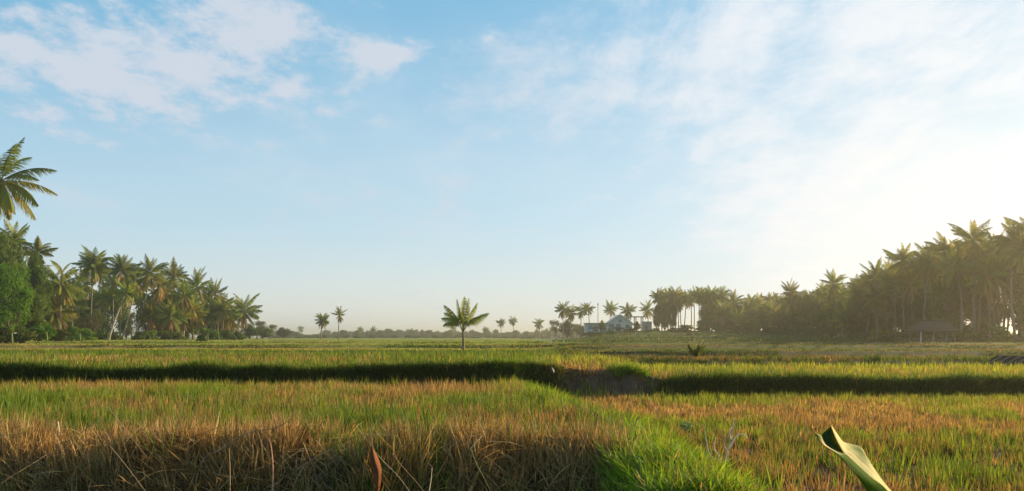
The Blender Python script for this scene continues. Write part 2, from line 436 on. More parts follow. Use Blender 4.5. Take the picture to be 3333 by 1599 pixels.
for e, rt in [(53, 0), (72, 0), (100, 0), (43, 1), (57, 1), (76, 1), (100, 1)]:   # terrace steps, left and right
    x = rng.uniform(.06 * e if rt else -.72 * e, .72 * e if rt else .08 * e, 5200); y = step_line(e, x, rt) + rng.uniform(-.4, -.05, len(x))
    kk = fbm(x * .12, x * 0 + e, 71) > (.5 if rt else .44); xs_.append(x[kk]); ys_.append(y[kk])
xy = np.column_stack([np.concatenate(xs_), np.concatenate(ys_)])
xs_, ys_ = [], []
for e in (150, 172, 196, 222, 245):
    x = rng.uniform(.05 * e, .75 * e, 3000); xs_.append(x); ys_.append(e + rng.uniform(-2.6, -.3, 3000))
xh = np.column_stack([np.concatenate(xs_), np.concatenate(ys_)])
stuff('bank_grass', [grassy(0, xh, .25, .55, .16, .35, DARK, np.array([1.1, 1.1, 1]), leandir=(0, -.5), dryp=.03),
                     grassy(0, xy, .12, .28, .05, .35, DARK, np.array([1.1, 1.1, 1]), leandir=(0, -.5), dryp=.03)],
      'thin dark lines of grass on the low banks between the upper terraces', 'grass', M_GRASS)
# upper terraces, near part and far part
pu = scatter(10800, 25.3, 47, vl, vr); pu = pu[pu[:, 1] > edge_y(pu[:, 0]) + .1]
parts = [clumps(pu, 14, .10, .16, .38, .032)]
nf = 15000
yy = 46 * np.exp(rng.random(nf) * math.log(175 / 46.)); xx = rng.uniform(-1, 1, nf) * (.72 * yy + 4)
n = nf * 9
c = np.repeat(np.column_stack([xx, yy]), 9, 0); c = c + rng.normal(0, 1, (n, 2)) * (c[:, [1]] / 50 * .18)
col, isd = crop_colors(c[:, 0], c[:, 1], n, 9)
P = np.column_stack([c, height(c[:, 0], c[:, 1]) - .02])
D = unit(np.column_stack([rng.normal(0, .25, (n, 2)), np.ones(n)]))
L = rng.uniform(.07, .19, n); W = .05 * c[:, 1] / 50 * rng.uniform(.7, 1.3, n)
parts.append(blades(P, D, L, W, L * .1, col * .95, col * 1.1))
stuff('rice_crop', parts, 'patchwork of green and ripening rice on the upper terraces', 'rice crop', M_GRASS)

# ------------------------------------------------------------------ plants: prototypes
def frond_geo(mb, base, az, el0, droop, L, n_leaf, lw, ll, col, tipcol, hang=.35, twist=0., r0=.012, t0=.14):
    """one coconut frond: curved rachis plus two rows of leaflets"""
    m = 10
    s = np.linspace(0, 1, m)
    el = el0 - droop * s ** 1.3
    dl = L / (m - 1)
    hx = np.concatenate([[0], np.cumsum(np.cos(el[:-1]) * dl)]); hz = np.concatenate([[0], np.cumsum(np.sin(el[:-1]) * dl)])
    ca, sa = math.cos(az), math.sin(az)
    pts = base + np.column_stack([hx * ca, hx * sa, hz])
    mb.tube(pts, np.linspace(r0, r0 * .25, m) * L, 4, col * np.array([1.5, 1.25, 1.3]), cap=False)
    t = np.linspace(t0, .995, n_leaf) + rng.normal(0, .006, n_leaf)
    t = np.clip(t, .1, 1)
    Pp = np.column_stack([np.interp(t, s, pts[:, i]) for i in range(3)])
    elt = np.interp(t, s, el)
    T = np.column_stack([np.cos(elt) * ca, np.cos(elt) * sa, np.sin(elt)])
    sidev = np.array([-sa, ca, 0.]); up = np.cross(T, sidev)  # frond normal
    up = np.where(up[:, [2]] < 0, -up, up)
    for sg in (-1, 1):
        prof = np.sin(np.pi * np.clip(t * .86 + .14, 0, 1)) ** .7
        leaflen = ll * L * np.maximum(prof, .12) * (.35 + .65 * smooth(t0, t0 + .22, t)) * rng.uniform(.85, 1.15, n_leaf)
        fwd = .45 + .75 * t ** 2
        D = unit(sg * sidev[None] * 1.0 + T * fwd[:, None] + up * (.25 - hang * .6) + np.array([0, 0, -hang]) + rng.normal(0, .07, (n_leaf, 3)))
        sd = unit(T - D * (T * D).sum(1)[:, None])
        c0 = np.tile(col, (n_leaf, 1)) * rng.uniform(.85, 1.15, n_leaf)[:, None]
        c1 = np.tile(tipcol, (n_leaf, 1)) * rng.uniform(.85, 1.15, n_leaf)[:, None]
        V, Fc, C = blades(Pp, D, leaflen, lw * L, leaflen * hang * .6, c0, c1, side=sd)
        mb.add(V, Fc, C)

PG = np.array([.075, .125, .018]); PY = np.array([.27, .25, .035]); PD = np.array([.34, .235, .075])
def crown_meshes(i, nf=32, dead=7):
    dr_ = rng.uniform(.7, 1.5); sp_ = rng.uniform(120, 158); tl_ = rng.uniform(.17, .25)
    g_ = MB(); dd = MB(); z0 = np.zeros(3)
    for j in range(nf):
        t = j / (nf - 1)
        az = j * 2.39996 + rng.normal(0, .35)
        el = R(86) - R(sp_) * t ** 1.1 + rng.normal(0, R(12))
        L = (.78 + .22 * math.sin(math.pi * min(1, t * 1.2 + .25))) * rng.uniform(.72, 1.1)
        y = np.clip(.15 + .5 * (t > .72) * rng.random() + .35 * (t < .12) + rng.normal(0, .1), 0, 1)
        col = PG * (1 - y) + PY * y
        frond_geo(g_, z0, az, el, R(rng.uniform(30, 75)) * dr_ * (1 - .55 * t), L, 24, .034, tl_, col, col * np.array([1.25, 1.2, 1.]), hang=.35 + .6 * t + rng.uniform(0, .3))
    for j in range(dead):
        frond_geo(dd, z0 - np.array([0, 0, .02]), rng.uniform(0, 6.28), R(rng.uniform(-75, -35)), R(30), rng.uniform(.6, .9), 13, .03, .17, PD * rng.uniform(.6, 1.1), PD * .9, hang=.9)
    for j in range(6):   # nuts and fibre
        a = rng.uniform(0, 6.28); c = np.array([math.cos(a) * .05, math.sin(a) * .05, -.07 + rng.uniform(-.03, .03)])
        dd.tube([c + [0, 0, .03], c, c - [0, 0, .03]], [.012, .028, .008], 6, np.array([.2, .13, .03]))
    return g_.mesh('palm_crown', M_PALM), dd.mesh('palm_dead_fronds', M_DEADF)
CROWNS = [crown_meshes(i, int(rng.integers(26, 42)), 5 + 5 * (i % 3)) for i in range(10)]

def trunk_mesh(d, r0, r1, bow, col):
    mb = MB(); s = np.linspace(0, 1, 9)
    d = np.asarray(d, float)
    b = np.asarray(bow, float)
    pts = d[None] * s[:, None] + np.column_stack([b[0] * np.sin(np.pi * s), b[1] * np.sin(np.pi * s), 0 * s])
    rad = r1 + (r0 - r1) * (1 - s) ** 1.4; rad[0] *= 1.35
    mb.tube(pts, rad, 8, np.tile(col, (9, 1)) * rng.uniform(.85, 1.15, (9, 1)))
    return mb.mesh('palm_trunk', M_BARK, True)

TR = np.array([.21, .165, .115])
palm_no = [0]
def palm(base, top, Rc, label, group, dead=True, var=None, r0=.2, tcol=TR, cat='palm tree', name='palm_tree', squash=1.):
    base = np.asarray(base, float); top = np.asarray(top, float)
    palm_no[0] += 1
    v = palm_no[0] % len(CROWNS) if var is None else var
    e = empty(name, base, label, cat, group)
    d = top - base
    link('trunk', trunk_mesh(d, r0, r0 * .6, rng.normal(0, .02, 2) * np.linalg.norm(d), tcol), e)
    rot = (rng.normal(0, .16), rng.normal(0, .16), rng.uniform(0, 6.28))
    link('crown', CROWNS[v][0], e, d, rot, (Rc, Rc, Rc * squash))
    if dead: link('dead_fronds', CROWNS[v][1], e, d, rot, Rc)
    return e

def palm_px(px, py, Y, Rpx, label, group, bpx=None, tipped=True, **kw):
    """crown centre at pixel px,py and depth Y; trunk foot at column bpx"""
    top = at(px, py, Y)
    b = at(px if bpx is None else bpx, 340, Y); b[2] = float(height(b[0], b[1])) - .1
    return palm(b, top, Rpx / F * Y, label, group, **kw)

# broadleaf crowns
def leafy(mb, centre, rad, n, size, cols, flat=.75):
    c = np.asarray(centre, float)
    d = unit(rng.normal(0, 1, (n, 3))); r = rng.random(n) ** .45
    P = c + d * r[:, None] * rad * np.array([1, 1, flat])
    nrm = unit(d * .8 + rng.normal(0, .6, (n, 3)) + np.array([0, 0, .35]))
    a = unit(np.cross(nrm, rng.normal(0, 1, (n, 3)))); b = np.cross(nrm, a)
    s = size * rng.uniform(.6, 1.35, n)[:, None]
    V = np.stack([P - a * s, P - b * s * .5 + nrm * s * .12, P + a * s, P + b * s * .5 + nrm * s * .12], 1).reshape(-1, 3)
    i = np.arange(n)[:, None] * 4
    f = rng.random(n)[:, None]
    C = (cols[0] * (1 - f) + cols[1] * f) * rng.uniform(.75, 1.25, n)[:, None]
    mb.add(V, np.concatenate([i + [0, 1, 2], i + [0, 2, 3]], 1).reshape(-1, 3), np.repeat(C, 4, 0))

BG = (np.array([.045, .08, .016]), np.array([.095, .135, .024])); BB = (np.array([.06, .13, .012]), np.array([.12, .20, .02])); BO = (np.array([.07, .075, .03]), np.array([.11, .11, .045]))
def broad_proto(kind, nb, per, size, cols, trunk_h, shape=(1, 1, .8), bare=0):
    """unit tree: height about 1, crown radius about .5"""
    c = MB(); t = MB()
    tr = np.array([.13, .10, .075])
    ch = (1 - trunk_h) / 2; cz = trunk_h + ch
    stem = np.array([[0, 0, -.02], [.01, .0, trunk_h * .5], [.02, .015, trunk_h], [.0, .02, cz]])
    t.tube(stem, [.035, .026, .022, .012], 7, tr)
    for j in range(nb):
        d = unit(rng.normal(0, 1, 3)); d[2] = abs(d[2]) * rng.choice([1, 1, -.9])
        p = np.array([0, 0, cz]) + d * np.array([shape[0] * .38, shape[1] * .38, ch * .78]) * rng.uniform(.55, 1.1)
        r = rng.uniform(.11, .2)
        leafy(c, p, r, per, size, cols)
        m_ = (stem[2] + p) / 2 + rng.normal(0, .02, 3) + [0, 0, -.03]
        t.tube([stem[2] if j % 2 else stem[3] * .6 + stem[2] * .4, m_, p], [.012, .008, .003], 5, tr, cap=False)
    return c.mesh('tree_crown', M_LEAF), t.mesh('tree_trunk', M_BARK, True)
BROAD = {'dense': [broad_proto('d', 36, 240, .024, BG, .05) for _ in range(3)],
         'bright': [broad_proto('b', 34, 330, .019, BB, .05) for _ in range(2)],
         'airy': [broad_proto('a', 17, 110, .022, BO, .3) for _ in range(2)],
         'tall': [broad_proto('t', 34, 230, .022, BG, .08, (.75, .75, 1)) for _ in range(2)]}
def tree(px, Y, toppy, wpx, kind, label, group, cat='tree', name='broadleaf_tree', basez=None):
    b = at(px, 340, Y); b[2] = float(height(b[0], b[1])) - .1 if basez is None else basez
    H = at(px, toppy, Y)[2] - b[2]
    P = BROAD[kind]; v = P[rng.integers(len(P))]
    e = empty(name, b, label, cat, group, rng.uniform(0, 6.28))
    w = wpx / F * Y
    link('crown', v[0], e, None, None, (w, w, H)); link('trunk', v[1], e, None, None, (w, w, H))
    return e

def bush_proto(n, cols, size=.05):
    c = MB(); t = MB()
    for j in range(n):
        a = rng.uniform(0, 6.28); r = rng.uniform(0, .33)
        p = np.array([math.cos(a) * r, math.sin(a) * r, rng.uniform(.2, .8) * (1 - r)])
        leafy(c, p, rng.uniform(.13, .22), 110, size, cols)
        t.tube([[0, 0, -.03], p * .55 + rng.normal(0, .02, 3), p], [.02, .012, .004], 4, np.array([.12, .09, .06]), cap=False)
    return c.mesh('bush_foliage', M_LEAF), t.mesh('bush_stems', M_BARK)
BUSH = {'dark': [bush_proto(13, BG) for _ in range(2)], 'bright': [bush_proto(12, BB) for _ in range(2)], 'brown': [bush_proto(10, (BROWN, np.array([.16, .10, .05])))]}
def bush(px, Y, toppy, wpx, kind, label, group=None, cat='shrub', name='shrub', basez=None):
    b = at(px, 340, Y); b[2] = float(height(b[0], b[1])) - .05 if basez is None else basez
    H = max(at(px, toppy, Y)[2] - b[2], .3); w = wpx / F * Y
    v = BUSH[kind][rng.integers(len(BUSH[kind]))]
    e = empty(name, b, label, cat, group, rng.uniform(0, 6.28))
    link('foliage', v[0], e, None, None, (w, w, H)); link('stems', v[1], e, None, None, (w, w, H))
    return e

# banana plant: pseudostem and broad arching leaves (unit height ~1)
def broad_leaf(mb, base, az, el, L, w, droop, cols, torn=True):
    m = 9; s = np.linspace(0, 1, m); e = el - droop * s ** 1.5
    hx = np.concatenate([[0], np.cumsum(np.cos(e[:-1])) * L / (m - 1)]); hz = np.concatenate([[0], np.cumsum(np.sin(e[:-1])) * L / (m - 1)])
    ca, sa = math.cos(az), math.sin(az)
    mid = base + np.column_stack([hx * ca, hx * sa, hz])
    prof = w * np.clip(np.sin(np.pi * np.clip((s - .12) / .88, 0, 1)) ** .6, .02, 1)
    sv = np.array([-sa, ca, 0.])
    Lf = mid - sv * prof[:, None] - [0, 0, 1] * prof[:, None] * rng.uniform(.1, .5); Rt = mid + sv * prof[:, None] - [0, 0, 1] * prof[:, None] * rng.uniform(.1, .5)
    V = np.concatenate([Lf, mid, Rt]); fs = []
    for i in range(m - 1):
        fs += [[i, i + 1, m + i + 1, m + i], [m + i, m + i + 1, 2 * m + i + 1, 2 * m + i]]
    f = rng.random(); C = (cols[0] * (1 - f) + cols[1] * f)
    mb.add(V, fs, C)
BNC = (np.array([.05, .11, .015]), np.array([.13, .20, .03]))
def banana_proto():
    l = MB(); t = MB()
    t.tube([[0, 0, -.03], [.01, 0, .25], [.02, .01, .5]], [.05, .042, .03], 8, np.array([.16, .17, .06]))
    for j in range(9):
        broad_leaf(l, np.array([.02, .01, .48]), j * 2.4 + rng.normal(0, .2), R(rng.uniform(40, 85)), rng.uniform(.45, .62), rng.uniform(.07, .1), R(rng.uniform(40, 110)), BNC)
    return l.mesh('banana_leaves', M_BANANA, True), t.mesh('banana_stem', M_BARK, True)
BAN = [banana_proto() for _ in range(3)]
def banana(px, Y, toppy, label, group, name='banana_plant', cat='banana plant'):
    b = at(px, 340, Y); b[2] = float(height(b[0], b[1])) - .05
    H = at(px, toppy, Y)[2] - b[2]; v = BAN[rng.integers(3)]
    e = empty(name, b, label, cat, group, rng.uniform(0, 6.28))
    link('leaves', v[0], e, None, None, (H, H, H)); link('stem', v[1], e, None, None, (H, H, H))
    return e

# ------------------------------------------------------------------ detailed palms with every frond a part
def detailed_palm(base, top, Lf, specs, label, group, cat, nleaf=46, lw=.021, ll=.23, r0=.2, name='palm_tree', nuts=0, cols=(PG, PY), tcol=TR, t0=.14, hang0=.35):
    base = np.asarray(base, float); top = np.asarray(top, float); d = top - base
    e = empty(name, base, label, cat, group)
    link('trunk', trunk_mesh(d, r0, r0 * .62, (.02 * d[2], 0), tcol), e)
    for az, el, dr, ln, y, dead in specs:
        m = MB(); col = cols[0] * (1 - y) + cols[1] * y
        if dead: col = PD * rng.uniform(.6, 1)
        frond_geo(m, np.zeros(3), az, el, dr, Lf * ln, nleaf, lw, ll, col, col * np.array([1.3, 1.2, 1]), hang=hang0 + (.5 if el < 0 else .1), r0=.011, t0=t0)
        fo = m.build('dead_frond' if dead else 'frond', M_DEADF if dead else M_PALM, e, loc=d)
    for j in range(nuts):
        m = MB(); a = j * 1.3; s = Lf
        c = np.array([math.cos(a) * .05 * s, math.sin(a) * .05 * s, -.06 * s - .02 * s * (j % 2)])
        th = np.linspace(-1, 1, 6); m.tube(np.column_stack([0 * th, 0 * th, th * .035 * s]) + c, np.sqrt(np.maximum(1 - th ** 2, .02)) * .028 * s, 8, np.array([.22, .17, .04]))
        m.build('coconut', M_DEADF, e, smooth_shade=True, loc=d)
    return e

# big palm leaning in at the left edge
sp = []
for j, (az, el, dr, ln, y, dd) in enumerate([
    (0.2, 78, 35, .95, .1, 0), (2.6, 74, 40, .95, .1, 0), (4.4, 70, 45, .9, .1, 0), (1.3, 62, 55, .95, .05, 0), (5.6, 55, 45, 1.0, .05, 0),
    (0.15, 34, 55, 1.05, .1, 0), (-.35, 16, 50, 1.02, .2, 0), (.35, 6, 48, 1.0, .4, 0), (-.2, -12, 50, 1.0, .3, 0), (-.75, -26, 45, .98, .5, 0), (.7, -36, 35, .9, .6, 0),
    (-1.2, -48, 28, .95, .3, 0), (-1.9, -30, 45, .9, .2, 0), (2.2, 20, 60, 1., .1, 0), (3.1, 30, 60, 1., .1, 0), (3.7, 5, 55, 1., .2, 0), (2.8, -20, 50, 1., .2, 0), (4.3, -5, 55, .95, .2, 0),
    (1.5, 10, 60, 1., .2, 0), (1.9, -30, 45, .9, .3, 0), (-2.6, -40, 30, .9, .3, 0), (-.5, -62, 15, .7, 0, 1), (-1.4, -66, 15, .75, 0, 1), (.6, -64, 12, .65, 0, 1), (3.4, -60, 15, .7, 0, 1)]):
    sp.append((az, R(el), R(dr), ln, y, dd))
b = at(-28, 342, 82); b[2] = height(b[0], b[1]) - .1
detailed_palm(b, at(1, 181, 82), 5.4, sp, 'tallest coconut palm, its crown high above the left grove and half out of frame', None, 'palm tree', nuts=7)

# lone young palm in the middle of the fields
sp = [(R(a), R(e_), R(d_), l, y, 0) for a, e_, d_, l, y in [
    (60, 89, 8, 1.0, .9), (20, 84, 10, .97, .8), (195, 85, 14, .95, .8), (5, 74, 26, .93, .6), (176, 74, 50, .96, .5), (184, 66, 126, .72, .4),
    (-4, 60, 62, .94, .5), (95, 74, 50, .85, .5), (262, 70, 60, .85, .4), (215, 60, 80, .85, .3), (320, 62, 80, .85, .3), (285, 56, 90, .8, .3), (150, 68, 70, .9, .4)]]
b = at(463, 351, 56); b[2] = height(b[0], b[1]) - .05
detailed_palm(b, at(463, 332.5, 56), 2.55, sp, 'lone young coconut palm standing out in the middle of the open fields', None, 'palm tree', nleaf=54, lw=.014, ll=.26, r0=.12, t0=.3, hang0=.6, cols=(np.array([.10, .155, .02]), np.array([.23, .28, .03])), tcol=np.array([.26, .17, .10]))
# knee-high sprout in the right-hand terraces
sp = [(R(a), R(e_ + 6), R(30), l, .45, 0) for a, e_, l in [(0, 70, 1), (60, 55, .9), (130, 60, 1), (200, 62, 1), (260, 50, .8), (320, 58, .95), (20, 82, .9), (180, 80, .95)]]
b = at(696, 360, 44); b[2] = height(b[0], b[1])
detailed_palm(b, b + [0, 0, .15], .95, sp, 'tiny trunkless palm sprout in the tan terraces right of the bare earth', None, 'palm sprout', nleaf=24, lw=.07, ll=.3, r0=.06, name='palm_sprout', cols=(np.array([.04, .07, .013]), np.array([.15, .19, .025])))

# ------------------------------------------------------------------ left grove
GL = 'palms of the left grove'
for px, py, Y, rp, bpx, lab, kw in [
    (14, 241, 124, 21, 10, 'dark coconut palm directly beneath the tallest palm at the left edge', {}),
    (37, 253, 127, 18, 37, 'drooping coconut palm just right of the dark palm at the left edge', {}),
    (61, 284, 135, 24, 60, 'low coconut palm with wide arching brown-tipped fronds at the grove front', dict(var=2)),
    (94, 266, 165, 19, 91, 'palm with the highest top of the left grove after the tallest, over dark foliage', {}),
    (113, 284, 175, 15, 112, 'short palm tucked between two tall palms in the left grove', {}),
    (122, 270, 170, 18, 120, 'upright tall palm above the pale slender trunks and the sky gap of the left grove', {}),
    (126, 294, 160, 15, 108, 'palm with a pale trunk leaning right, rooted left of the sky gap', dict(tcol=np.array([.42, .36, .25]), r0=.24)),
    (136, 281, 180, 17, 121, 'palm with yellowing fronds on a leaning trunk beside the sky gap', dict(tcol=np.array([.42, .36, .25]))),
    (150, 273, 175, 20, 133, 'broad palm with a long trunk leaning right, right of the sky gap', dict(r0=.24, tcol=np.array([.4, .33, .22]))),
    (160, 285, 185, 17, 155, 'palm with hanging golden dead fronds in the middle of the left grove', dict(var=5)),
    (174, 276, 190, 16, 170, 'palm just right of the broad leaning palm, top against the sky', {}),
    (184, 295, 180, 17, 182, 'shorter palm with orange dead fronds near the middle right of the left grove', dict(var=5)),
    (198, 287, 195, 18, 194, 'bushy palm where the left grove begins to slope down', {}),
    (191, 306, 185, 14, 183, 'low palm with a leaning trunk behind the banana plants', dict(tcol=np.array([.38, .32, .22]))),
    (215, 294, 215, 15, 214, 'palm with a star-shaped top above the two lowest palms of the left grove', {}),
    (223, 309, 200, 17, 222, 'dark low palm, second from the right end of the left grove', {}),
    (244, 311, 205, 19, 243, 'last palm at the right end of the left grove', {}),
    (78, 292, 185, 15, 78, 'palm behind the wide arching palm, mostly hidden by it', {}),
    (104, 300, 190, 14, 104, 'small palm low in the dark foliage of the left grove', {}),
    (144, 303, 195, 14, 146, 'small palm behind the right side of the sky gap', {}),
    (168, 305, 190, 14, 160, 'small palm with pale trunk in the lower middle of the left grove', {}),
]:
    palm_px(px, py, Y, rp * 1.2, lab, GL, bpx, **kw)
LX = 'coconut palm buried among the others inside the left grove'
for px, py, Y in [(30, 275, 140), (48, 292, 150), (70, 300, 160), (84, 284, 190), (100, 276, 200), (110, 298, 185), (130, 288, 200), (140, 292, 190), (158, 298, 195), (165, 290, 200), (176, 300, 195),
                  (188, 300, 205), (195, 312, 190), (206, 300, 215), (208, 314, 200), (216, 308, 220), (230, 318, 215), (55, 312, 135), (24, 300, 120), (150, 316, 175), (170, 316, 175), (180, 318, 180)]:
    palm_px(px, py, Y, rng.uniform(4.2, 5.0) * F / Y, LX, 'palms inside the left grove', px + rng.normal(0, 3))
GT = 'leafy trees of the left grove'
for px, Y, top, w, kind, lab in [
    (8, 100, 258, 50, 'bright', 'bright green leafy tree at the left edge under the dark palm'),
    (6, 118, 228, 46, 'dense', 'dark tall leafy tree behind the dark palm at the left edge'), (36, 122, 250, 30, 'dense', 'dark leafy tree behind the drooping palm near the left edge'),
    (28, 112, 286, 42, 'dense', 'dark leafy tree below and right of the bright green edge tree'),
    (-30, 105, 262, 60, 'dense', 'leafy tree half beyond the left edge of the picture'),
    (46, 150, 300, 40, 'dense', 'leafy tree behind the low arching palm'),
    (75, 215, 286, 42, 'dense', 'dark leafy tree filling the gap left of the tall palm'),
    (105, 220, 284, 44, 'dense', 'dark leafy tree behind the two tall palms'),
    (92, 160, 312, 36, 'airy', 'olive green small tree under the tall palm'),
    (153, 230, 300, 34, 'dense', 'leafy tree behind the broad leaning palm'),
    (178, 230, 302, 40, 'dense', 'leafy tree behind the orange-fronded palm'),
    (203, 235, 308, 36, 'dense', 'leafy tree behind the banana plants'),
    (126, 235, 304, 22, 'dense', 'low leafy tree behind the sky gap of the left grove'),
    (60, 165, 304, 36, 'dense', 'leafy tree right behind the low arching palm, lower than its crown'),
    (88, 175, 306, 34, 'dense', 'low leafy tree right of the arching palm'),
    (147, 190, 314, 26, 'airy', 'olive small tree at the right of the sky gap'),
    (166, 185, 312, 28, 'dense', 'low leafy tree under the palm with hanging golden fronds'),
    (186, 190, 314, 28, 'dense', 'low leafy tree between the leaning trunk and the banana plants'),
    (222, 230, 318, 28, 'dense', 'low leafy tree under the two lowest palms'),
    (257, 290, 319, 26, 'airy', 'pale feathery tree next to the last palm of the left grove'),
    (270, 320, 323, 22, 'airy', 'smaller feathery tree tapering off the left grove'),
    (284, 400, 327, 18, 'dense', 'rounded leafy tree standing alone where the far line begins'), (262, 300, 326, 24, 'dense', 'leafy tree low behind the feathery trees right of the left grove'), (250, 255, 325, 20, 'dense', 'leafy tree low behind the last palm'),
    (236, 260, 322, 24, 'airy', 'feathery tree behind the last palm of the left grove'),
]:
    tree(px, Y, top, w, kind, lab, GT)
for i, (px, Y, top, w, kind) in enumerate([(6, 98, 318, 34, 'dark'), (22, 96, 322, 30, 'dark'), (40, 110, 320, 32, 'bright'), (58, 125, 324, 26, 'dark'), (72, 135, 324, 26, 'bright'), (86, 140, 326, 22, 'bright'),
                             (100, 150, 326, 22, 'dark'), (115, 165, 329, 16, 'dark'), (140, 165, 327, 18, 'dark'), (152, 160, 328, 20, 'bright'), (165, 165, 326, 20, 'dark'),
                             (178, 165, 328, 18, 'dark'), (213, 175, 326, 20, 'dark'), (228, 190, 326, 22, 'dark'), (240, 200, 328, 20, 'dark'), (-14, 98, 312, 40, 'dark')]):
    bush(px, Y, top, w, kind, ['dark green shrub in the undergrowth at the foot of the left grove', 'bright green shrub in the undergrowth at the foot of the left grove'][kind == 'bright'], 'undergrowth shrubs of the left grove, ' + kind)
for px, Y, top, lab in [(12, 94, 321, 'banana plant at the left edge of the grove foot'), (47, 108, 322, 'banana plant before the low arching palm'), (80, 128, 325, 'banana plant under the tall palm, left of the leaning trunk'),
                        (198, 150, 327, 'yellow-green banana plant standing forward at the right part of the grove'), (208, 158, 326, 'yellow-green banana plant just behind the forward one'),
                        (219, 165, 328, 'right banana plant of the three below the low dark palm'), (150, 155, 330, 'small banana plant at the foot of the leaning palm')]:
    banana(px, Y, top, lab, 'banana plants of the left grove')
bush(202, 105, 331, 14, 'dark', 'small dark shrub standing in the field before the banana plants')

# ------------------------------------------------------------------ middle distance and far line
for px, py, Y, rp, bpx, lab, kw in [
    (323, 321, 250, 9.5, 321, 'left palm of the isolated pair beyond the fields', {}),
    (339.5, 315, 270, 9, 338, 'taller right palm of the isolated pair beyond the fields', {}),
    (501, 323, 420, 6, 501, 'left of two small distant palms right of the lone young palm', {}),
    (513, 321, 440, 6, 513, 'right of two small distant palms right of the lone young palm', {}),
    (538.5, 324, 420, 7, 538, 'single hazy palm midway between the distant pair and the palms by the pole', {})]:
    palm_px(px, py, Y, rp * 1.1, lab, 'scattered distant palms', bpx, **kw)
GF = 'trees of the far hazy line'
xs = list(np.arange(268, 600, 4.2))
for i, px in enumerate(xs):
    px = px + rng.normal(0, 2.2); Y = rng.uniform(640, 860)
    top = np.interp(px, [268, 282, 292, 300, 330, 350, 400, 440, 520, 560, 600], [332, 328, 328, 334, 333, 329.5, 330.5, 331, 331, 328, 326]) + rng.normal(0, 1.3)
    tree(px, Y, top, rng.uniform(7, 12), 'dense' if rng.random() < .6 else 'tall', 'one of the low leafy trees in the hazy far line behind the open fields', GF)
for px in (300, 362, 372, 412, 455, 486, 548, 575):
    palm_px(px + rng.normal(0, 2), 330 + rng.normal(0, 1), rng.uniform(600, 700), 5, 'one of the palms just topping the hazy far line behind the open fields', 'palms of the far hazy line')
for px in np.arange(268, 604, 3.6):
    bush(px + rng.normal(0, 1.5), rng.uniform(660, 900), np.interp(px, [268, 282, 292, 300, 330, 350, 400, 440, 520, 560, 600], [333, 329, 328.5, 334, 332.5, 330, 331, 331.5, 331, 329, 328]) + rng.normal(0, 1.1), rng.uniform(9, 16), 'dark', 'one of the rounded leafy crowns making up the hazy far line behind the open fields', 'crowns of the far hazy line', 'tree', 'broadleaf_tree')
for px in np.arange(272, 600, 5.5):
    bush(px + rng.normal(0, 2), rng.uniform(470, 560), 335.5 + rng.normal(0, .8), rng.uniform(9, 14), 'dark', 'one of the low dark shrubs edging the far side of the fields', 'shrubs edging the far fields')
bush(411, 84, 346.5, 4.5, 'dark', 'small nearly black shrub on the field bank left of the lone young palm', None)
bush(447, 90, 348, 4, 'dark', 'small brown-green shrub close to the foot of the lone young palm on its left')
for px, Y, top, lab in [(593.5, 120, 339.5, 'left of the small shrubs in the field below the white house'), (608, 115, 340.5, 'squat middle shrub in the field below the white house'),
                        (613.5, 125, 339, 'taller shrub touching the squat one below the white house'), (631, 125, 340, 'right and palest of the small shrubs below the white house')]:
    bush(px, Y, top, 4.5, 'dark', lab, 'field shrubs below the white house')

# trees around the house
for px, py, Y, rp, bpx, lab in [
    (563, 310, 300, 10, 563, 'tallest palm of the clump left of the pole'), (571, 313, 305, 9, 571, 'second palm of the clump left of the pole'),
    (581, 311, 310, 9, 580, 'yellowish palm of the clump left of the pole'), (588, 309, 315, 8.5, 588, 'slim palm nearest to the pole on its left'),
    (610.5, 309.5, 320, 9, 610, 'flat-topped palm rising behind the left side of the white house'), (628, 311, 320, 9.5, 628, 'palm rising behind the right side of the white house'),
    (648, 310, 300, 10, 648, 'palm between the concrete frame and the tall palm row'), (658.5, 298, 290, 10, 659, 'first tall palm at the left end of the palm row')]:
    palm_px(px, py, Y, rp * 1.2, lab, 'palms around the white house', bpx)
for px, Y, top, w, kind, lab in [(556, 330, 318, 18, 'airy', 'airy tree at the left of the palm clump by the pole'), (567, 330, 319, 16, 'dense', 'leafy tree inside the palm clump by the pole'),
                                 (577, 320, 322, 14, 'airy', 'airy tree right in the palm clump by the pole'), (582, 340, 326, 16, 'dense', 'low leafy tree left of the white house wing'),
                                 (602, 283, 320, 9, 'dense', 'dark leafy tree in front of the white house corner'), (637, 283, 321, 8, 'dense', 'dark tree before the concrete frame'), (596, 281, 325, 9, 'airy', 'small airy tree before the wing of the white house'),
                                 (657, 284, 302, 13, 'tall', 'leafy tree under the first palm of the tall row'), (665, 282, 304, 13, 'dense', 'leafy tree among the trunks of the tall row'), (673, 280, 302, 13, 'tall', 'leafy tree at the left of the sky gap in the tall row')]:
    tree(px, Y, top, w, kind, lab, 'trees around the white house')
for px, Y, top, w, lab in [(618, 275, 325.5, 24, 'wide dark shrub below the white house gable'), (608, 276, 326, 12, 'dark shrub below the left corner of the white house gable'), (630, 277, 325.5, 12, 'dark shrub below the right corner of the white house gable'), (655, 275, 327, 14, 'low dark shrub right of the white house garden'), (590, 285, 330, 18, 'shrub below the white house wing'),
                           (683, 240, 321.5, 24, 'rounded large dark bush before the tall palm row'), (672, 246, 326, 14, 'smaller bush leaning on the left of the rounded large bush')]:
    bush(px, Y, top, w, 'dark', lab, 'shrubs below the white house')
for px in np.arange(592, 702, 5.5):
    bush(px + rng.normal(0, 1.5), 236 + rng.uniform(0, 25), rng.uniform(329.5, 332), rng.uniform(8, 14), 'dark', 'one of the low shrubs strung along the green slope below the white house', 'shrub belt below the white house')
